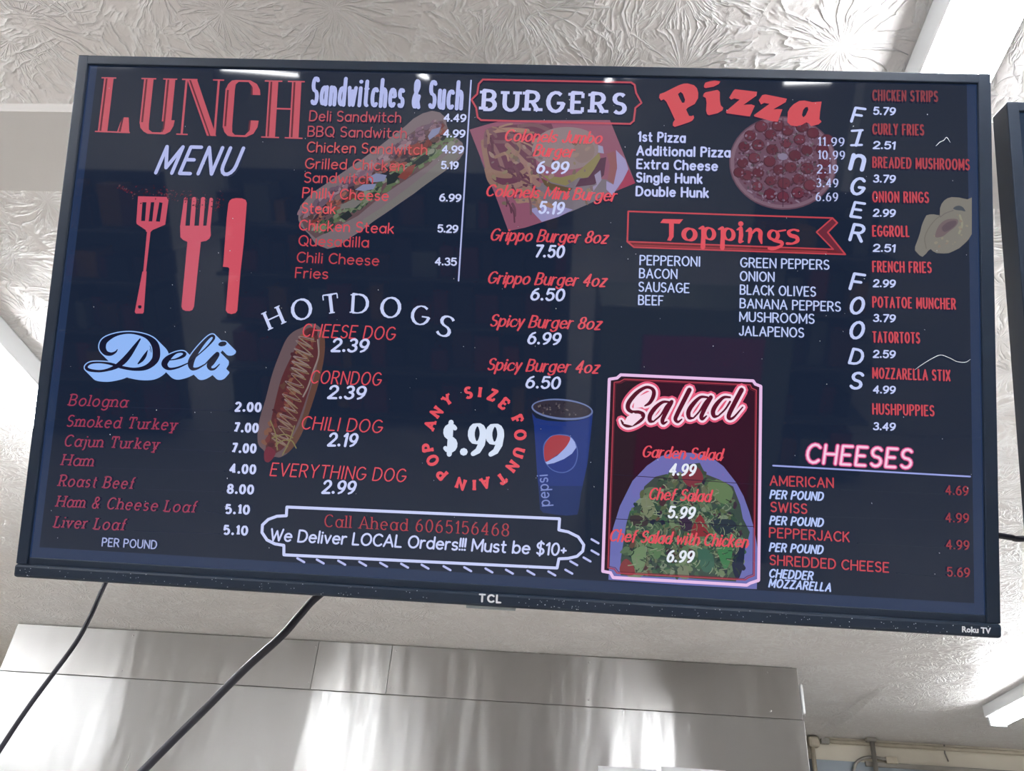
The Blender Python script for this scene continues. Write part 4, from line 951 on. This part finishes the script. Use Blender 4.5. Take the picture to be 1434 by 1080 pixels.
# --- cheeses
k = Ink()
for mul, c in ((1.5, (190, 60, 118)), (1.0, (255, 150, 196)), (.45, (255, 222, 244))):
    text(k, 'CHEESES', 1126, 647.5, 1276, 655.8, 25.5, 'hand', c, mul=mul, over=dict(t=.18, n=.18, sl=.12, gap=.3))
stroke(k, [(1082, 652.3), (1357.2, 667.6)], 2.4, (156, 166, 232), smooth=False)
CR = (200, 56, 66)
for s_, x0, y0, x1, y1 in (('AMERICAN', 1077, 679.5, 1166.9, 683), ('SWISS', 1077.8, 716.2, 1129.7, 719.3), ('PEPPERJACK', 1076, 752.1, 1189, 758.7), ('SHREDDED CHEESE', 1076.5, 790.3, 1244.2, 801.3)):
    text(k, s_, x0, y0, x1, y1, 13, 'helv', CR)
for s_, x0, y0, x1, y1 in (('PER POUND', 1076.5, 697.8, 1152, 700.8), ('PER POUND', 1076.2, 733.9, 1152, 737.3), ('PER POUND', 1075.8, 771.4, 1151.5, 775.4), ('CHEDDER', 1075.3, 807.8, 1137.5, 811.8), ('MOZZARELLA', 1075, 821.4, 1163, 827.9)):
    text(k, s_, x0, y0, x1, y1, 10.8, 'helvb', (186, 204, 255))
for s_, x0, y0, x1, y1 in (('4.69', 1322.6, 692.3, 1355.2, 693.8), ('4.99', 1322.6, 730.7, 1356, 731.9), ('4.99', 1323.4, 768.4, 1356.5, 769.6), ('5.69', 1324.6, 806.5, 1357.2, 807.9)):
    text(k, s_, x0, y0, x1, y1, 12, 'helv', (158, 48, 62))
for y, x0 in ((684, 1170), (721, 1135), (759, 1195), (801, 1250)): stroke(k, [(x0+6, y+2), (1318, y+8)], .7, (34, 44, 56), smooth=False)
k.build('cheese_list', display, label='pink neon CHEESES heading over red names')

# scratches and dust on the glass, maker's lettering and the little receiver tab
dm = Ink()
for pts in ([(1309, 206), (1314, 201), (1320, 198), (1324, 194), (1329, 201)], [(1279, 519), (1290, 511), (1305, 502), (1316, 498), (1328, 502), (1338, 507), (1350, 508), (1357, 504)]):
    stroke(dm, pts, [.5]+[1.1]*(len(pts)-2)+[.5], (170, 172, 160), z=.0032)
for i in range(150):
    x, y = rnd.uniform(60, 1370), rnd.uniform(100, 850)
    a = loc(x, y)
    if abs(a[0]) < .53 and -.295 < a[1] < .305: disc(dm, a, rnd.uniform(.00025, .0006), (120, 126, 140), 5, z=.0032, ry=rnd.uniform(.0003, .0009), rot=rnd.random()*.6)
o = dm.build('dust', tv, M_dust); o['kind'] = 'stuff'; o['label'] = 'pale dust specks and hair scratches on the glass'
dl = Ink()
for i in range(170):
    x = rnd.uniform(-.55, .55); y = rnd.uniform(-.3215, -.3105)
    if -.06 < x < .03: x += .1
    disc(dl, (x, y), rnd.uniform(.00025, .0006), (150, 150, 160), 5, z=.00615, ry=rnd.uniform(.00025, .0007), rot=rnd.random()*3)
o = dl.build('dust', tv, M_dust); o['kind'] = 'stuff'
mk = Ink()
text(mk, 'TCL', 670.5, 841.2, 703, 843.2, 9.6, 'bold', (200, 200, 205), over=dict(t=.3, n=.24, gap=.42), z=.00612)
mk.build('maker_mark', tv, M_mark, 'silver TCL lettering')
mk = Ink()
btext(mk, 'Roku TV', 1343.5, 883.9, 1384, 886.1, 7.6, (230, 230, 235), .035, z=.00612)
mk.build('system_mark', tv, M_mark, 'small white Roku TV lettering')
M_tab = mat('smoked_tab', (.30, .34, .36), .3); paint_variation(M_tab, (.27, .31, .33), (.34, .38, .4), 60)
boxo('receiver_tab', (-.026, .030, -.3275, -.3225, -.012, .001), M_tab, tv, .0008)['label'] = 'translucent grey remote receiver tab'

# ------------------------------------------------------------------ second television, cut by the photo's right edge
t2 = radians(21.5)
u2 = Vector((0, -sin(t2), cos(t2))); x2 = Vector((1, 0, 0)); n2 = x2.cross(u2)
corner = Vector((.5000, .6718, 2.470))
M2 = frame_matrix(corner+x2*.5578-u2*.3235, x2, u2, n2)
tv2 = make_tv('black television at the right edge, cut off by the picture', M2)
s2 = Ink(); s2.tri(Q, [(0, 1, 2, 3)], lin((34, 52, 74)), 0.0)
s2.tri([(-.537, -.293), (.537, -.293), (.537, .305), (-.537, .305)], [(0, 1, 2, 3)], lin((20, 34, 48)), .0002)
s2.build('display', tv2)

# ------------------------------------------------------------------ strip lights
def strip_light(x, y0, y1, label, group='fluorescent strip lights', rz=0):
    L = y1-y0
    r = empty('strip_light', (x, (y0+y1)/2, CEIL), label, 'light', group); r.rotation_euler.z = rz
    boxo('housing', (-.054, .054, -L/2, L/2, -.058, -.0005), M_house, r, .006)
    for s in (-1, 1):
        boxo('lamp_holder', (-.040, .040, s*(L/2-.012)-.010, s*(L/2-.012)+.010, -.100, -.056), M_house, r, .004)
    for s in (-.020, .020):
        bm = bmesh.new(); tube(bm, [Vector((s, -L/2+.02, -.080)), Vector((s, L/2-.02, -.080))], .0175, 16)
        bm_obj('fluorescent_tube', bm, M_tube, r, True)
    return r
strip_light(-1.405, 1.50, 2.95, 'fluorescent strip light behind the left edge of the menu television')
strip_light(.540, -1.60, .895, 'fluorescent strip light above the top right corner of the menu television')
strip_light(2.150, 2.10, 4.50, 'fluorescent strip light at the right edge below the television corner')
strip_light(.540, 1.25, 3.00, 'fluorescent strip light hidden behind the menu television')
strip_light(-3.300, 1.50, 4.00, 'added fluorescent strip light left of the hood, outside the picture')  # unseen fixture added for illumination
strip_light(-1.405, -1.78, .72, 'unseen fluorescent strip light behind the camera on the left')  # unseen fixture, extended forward to brighten the ceiling at left
for x, y0, y1, lab, rz in ((-4.15, -12.4, -8.0, 'far left row over the shop floor', -.105), (-2.1, -13.0, -8.9, 'second row over the shop floor', -.13), (3.25, -12.0, -9.5, 'far right row over the shop floor', 0),
                           (.6, -8.0, -5.5, 'added centre row over the shop floor', 0), (-4.15, -6.5, -4.0, 'added row above the left shop shelf', 0), (3.3, -2.6, -.1, 'added row behind the camera on the right', 0), (.6, -13, -10.5, 'added row at the back of the shop', 0), (.6, -4.9, -2.4, 'added centre row behind the camera', 0), (-3.3, -2.3, .2, 'added row beside the camera, outside the picture on the left', 0)):  # far left, second and far right show in the glass; others added as fill
    strip_light(x, y0, y1, 'fluorescent strip light, '+lab, 'strip lights over the shop floor', rz)

# ------------------------------------------------------------------ steel extractor hood
HX0, HX1, HY = -2.70, 1.078, 4.025
hood = empty('extractor_hood', ((HX0+HX1)/2, 4.7, 2.0), 'wide brushed steel extractor hood hanging under the ceiling below the television', 'extractor hood')
def hpart(name, dims, m, bev=.002, lab=None):
    x0, x1, y0, y1, z0, z1 = dims; c = hood.location
    o = boxo(name, (x0-c.x, x1-c.x, y0-c.y, y1-c.y, z0-c.z, z1-c.z), m, hood, bev)
    if lab: o['label'] = lab
    return o
ZS = 2.518
for i, (a, b) in enumerate(((HX0, -1.178), (-1.176, -.820), (-.818, HX1))):
    hpart('upper_panel', (a, b, HY, HY+.02, ZS+.0015, CEIL-.003), M_steel2)
hpart('front_panel', (HX0, HX1+.004, HY-.004, HY+.02, 1.98, ZS-.0015), M_steel)
hpart('side_panel', (HX0, HX0+.02, HY+.02, YF-.03, 1.98, CEIL-.003), M_steel3)
hpart('side_panel', (HX1-.02, HX1, HY+.02, YF-.03, 1.98, CEIL-.003), M_steel3)
hpart('back_strip', (HX0, HX1, YF-.03, YF-.013, 1.98, CEIL-.003), M_steel3)
hpart('gutter', (HX0, HX1, HY+.02, HY+.08, 1.98, 2.0), M_steel3)
hpart('corner_cap', (HX1+.004, HX1+.016, HY-.006, HY+.02, 2.545, 2.675), M_house, .005, 'white caulked end cap at the right corner')
bm = bmesh.new(); c = hood.location
for x in (-.80, -1.19, .12, .94, -2.1):
    for z in (2.55, 2.72):
        r = bmesh.ops.create_icosphere(bm, subdivisions=2, radius=.004)
        for v in r['verts']: v.co = Vector((v.co.x+x-c.x, v.co.y*.5+HY-c.y, v.co.z+z-c.z))
o = bm_obj('rivets', bm, M_steel3, hood, True); o['kind'] = 'stuff'

# papers taped to the hood front, only their top edges in view
for x0, x1, zt, lab in ((.166, .420, 2.272, 'white paper taped to the hood front, left of the pair'), (.441, .72, 2.286, 'white paper taped to the hood front, right of the pair')):
    bm = bmesh.new(); nx = 10; rows = []
    for j in range(7):
        z = zt-.279*j/6
        rows.append([bm.verts.new((x0+(x1-x0)*i/nx, HY-.0065-.004*(j/6)**2*(1+.4*sin(i)), z-.012*(i/nx)*0)) for i in range(nx+1)])
    for j in range(6):
        for i in range(nx): bm.faces.new((rows[j][i], rows[j][i+1], rows[j+1][i+1], rows[j+1][i]))
    o = bm_obj('paper_sheet', bm, M_glue, None, True); tag(o, lab, 'paper', 'papers taped to the hood')
    sm = o.modifiers.new('thick', 'SOLIDIFY'); sm.thickness = .0006

# ------------------------------------------------------------------ cables behind the televisions
def cable(label, pts, r, group='black cables by the televisions'):
    bm = bmesh.new(); tube(bm, smooth_path(pts, 10), r, 10)
    o = bm_obj('cable', bm, M_cable, None, True); return tag(o, label, 'cable', group)
cable('thin black cable hanging from the lower left of the television', [(-.596, 1.065, 2.04), (-.603, 1.055, 1.995), (-.608, 1.05, 1.957), (-.612, 1.05, 1.917), (-.619, 1.05, 1.880), (-.634, 1.05, 1.840), (-.650, 1.05, 1.799), (-.666, 1.05, 1.748), (-.708, 1.05, 1.6), (-.76, 1.05, 1.2), (-.78, 1.02, .6), (-.72, 1.0, .012)], .0031)
cable('thicker black cable hanging from the middle of the television', [(-.24, 1.06, 2.03), (-.29, 1.06, 1.99), (-.322, 1.05, 1.955), (-.339, 1.05, 1.930), (-.357, 1.05, 1.902), (-.392, 1.05, 1.861), (-.429, 1.05, 1.812), (-.461, 1.05, 1.770), (-.487, 1.05, 1.735), (-.588, 1.05, 1.6), (-.74, 1.05, 1.2), (-.62, 1.02, .6), (-.65, 1.0, .012)], .0050)
cable('black cable running from the television to the one on the right', [(.30, .93, 2.16), (.45, 1.05, 2.115), (.56, 1.1, 2.110), (.587, 1.1, 2.109), (.603, 1.1, 2.107), (.622, 1.1, 2.106), (.72, 1.08, 2.11), (.90, .96, 2.16)], .0042)

# ------------------------------------------------------------------ pipes on the back wall
def pipe(name, label, pts, r, m, grp=None, cat='pipe', sub=1):
    bm = bmesh.new(); tube(bm, [Vector(p) for p in pts], r, 14)
    o = bm_obj(name, bm, m, None, True); return tag(o, label, cat, grp)
W = YF
def fitting(parent, name, dims, m, bev=.003): return boxo(name, dims, m, parent, bev)
p1 = pipe('pipe', 'cream horizontal pipe along the top of the back wall', [(1.54, W-.030, 2.722), (5.1, W-.030, 2.722)], .0115, M_pipe)
fitting(p1, 'socket', (1.535, 1.585, W-.046, W-.012, 2.705, 2.739), M_conduit)
p2 = pipe('pipe', 'cream vertical pipe beside the right end of the hood', [(1.482, W-.035, .8), (1.482, W-.035, 2.70)], .013, M_pipe)
fitting(p2, 'elbow_box', (1.462, 1.522, W-.058, W-.010, 2.680, 2.742), M_pipe, .012)
p2b = pipe('pipe', 'dark slim pipe close behind the cream vertical pipe', [(1.440, W-.028, .8), (1.445, W-.028, 2.735)], .010, M_conduit)
p3 = pipe('pipe', 'dark grey vertical pipe behind the horizontal pipe', [(1.795, W-.058, .8), (1.825, W-.058, 2.738)], .0135, M_conduit)
fitting(p3, 'flange', (1.790, 1.848, W-.080, W-.036, 2.728, 2.7495), M_conduit, .005)
pipe('bracket', 'thin dark hanging strap on the back wall at right', [(2.262, W-.010, 2.655), (2.250, W-.012, 2.70), (2.252, W-.022, 2.745)], .0045, M_conduit, cat='bracket')
bm = bmesh.new(); tube(bm, smooth_path([(1.70, W-.03, 2.30), (1.695, W-.03, 2.50), (1.715, W-.03, 2.595), (1.76, W-.03, 2.635), (1.82, W-.03, 2.648), (1.90, W-.03, 2.640)], 8), .009, 12)
tag(bm_obj('conduit', bm, M_conduit, None, True), 'dark curved conduit loop beside the grey vertical pipe', 'conduit')
boxo('clip', (1.895, 1.96, W-.045, W-.012, 2.618, 2.655), M_pipe, None, .003)
tag(bpy.data.objects['clip'], 'cream clamp on the rail right of the grey vertical pipe', 'clamp')
bm = bmesh.new()
for x, y in ((-1.104, 1.06),):
    r = bmesh.ops.create_icosphere(bm, subdivisions=2, radius=.004)
    for v in r['verts']: v.co = Vector((v.co.x+x, v.co.y+y, v.co.z*.5+CEIL-.0215))
o = bm_obj('nail_head', bm, M_conduit); tag(o, 'dark nail head in the flat ceiling board at far left', 'nail')

# ------------------------------------------------------------------ shop behind the camera (seen only as reflections on the glass)
M_shelf = mat('shelf_metal', (.12, .12, .12), .5); paint_variation(M_shelf, (.1, .1, .1), (.16, .15, .14), 5)
def goods_mat(name, seedcols):
    m = mat(name, (.2, .1, .1), .45); q = NT(m)
    g = q.add('ShaderNodeObjectInfo'); at = q.add('ShaderNodeAttribute', attribute_name='ink')
    q.ln(at.outputs['Color'], q.b.inputs['Base Color']); return m
M_goods = goods_mat('goods', 0)
def shelf_unit(x, y, wd, h, lab):
    r = empty('shop_shelf', (x, y, 0), lab, 'shelf')
    boxo('back_board', (-wd/2, wd/2, -.02, 0, .02, h), M_shelf, r)
    n = int(h/.36)
    ink_v, ink_f, cols = [], [], []
    for i in range(n):
        z = .1+i*.36
        boxo('shelf_board', (-wd/2, wd/2, 0, .38, z-.02, z), M_shelf, r)
        xx = -wd/2+.02
        while xx < wd/2-.12:
            w_ = rnd.uniform(.06, .2); hh_ = rnd.uniform(.14, .30); d = rnd.uniform(.2, .34)
            c = lin(rnd.choice([(150, 40, 30), (120, 60, 30), (60, 30, 30), (170, 120, 40), (40, 50, 40), (130, 20, 30), (30, 30, 50), (140, 140, 130), (90, 50, 20)]))
            b = len(ink_v)
            for X in (xx, xx+w_):
                for Y in (.02, d):
                    for Z in (z+.0005, z+hh_): ink_v.append((X, Y, Z))
            for f in ((0, 1, 3, 2), (4, 6, 7, 5), (0, 4, 5, 1), (2, 3, 7, 6), (1, 5, 7, 3), (0, 2, 6, 4)):
                ink_f.append([b+q_ for q_ in f]); cols += [*c, 1.0]
            xx += w_+rnd.uniform(.005, .03)
    me = bpy.data.meshes.new('packaged_goods'); me.from_pydata(ink_v, [], ink_f)
    me.attributes.new('ink', 'FLOAT_COLOR', 'FACE').data.foreach_set('color', cols)
    o = link('packaged_goods', me, M_goods, r); o['kind'] = 'stuff'
shelf_unit(-3.6, -4.2, 1.5, 1.9, 'stocked shop shelf behind the camera, left')
shelf_unit(-1.25, -4.6, 2.6, 1.9, 'stocked shop shelf behind the camera, middle')
shelf_unit(1.62, -3.9, .8, 1.9, 'stocked shop shelf behind the camera, right')
M_mag = mat('magenta_panel', (.45, .015, .10), .5); paint_variation(M_mag, (.42, .012, .09), (.48, .02, .12), 3)
M_olive = mat('olive_enamel', (.16, .18, .12), .5); paint_variation(M_olive, (.14, .16, .11), (.19, .2, .14), 3)
r = empty('drinks_cabinet', (.68, -2.75, 0), 'tall olive cabinet with a magenta front, behind the camera', 'cabinet')
boxo('body', (-.5, .5, -.3, .28, 0, 1.45), M_olive, r, .01)
boxo('front_sign', (-.27, .35, .28, .29, .38, 1.30), M_mag, r, .003)
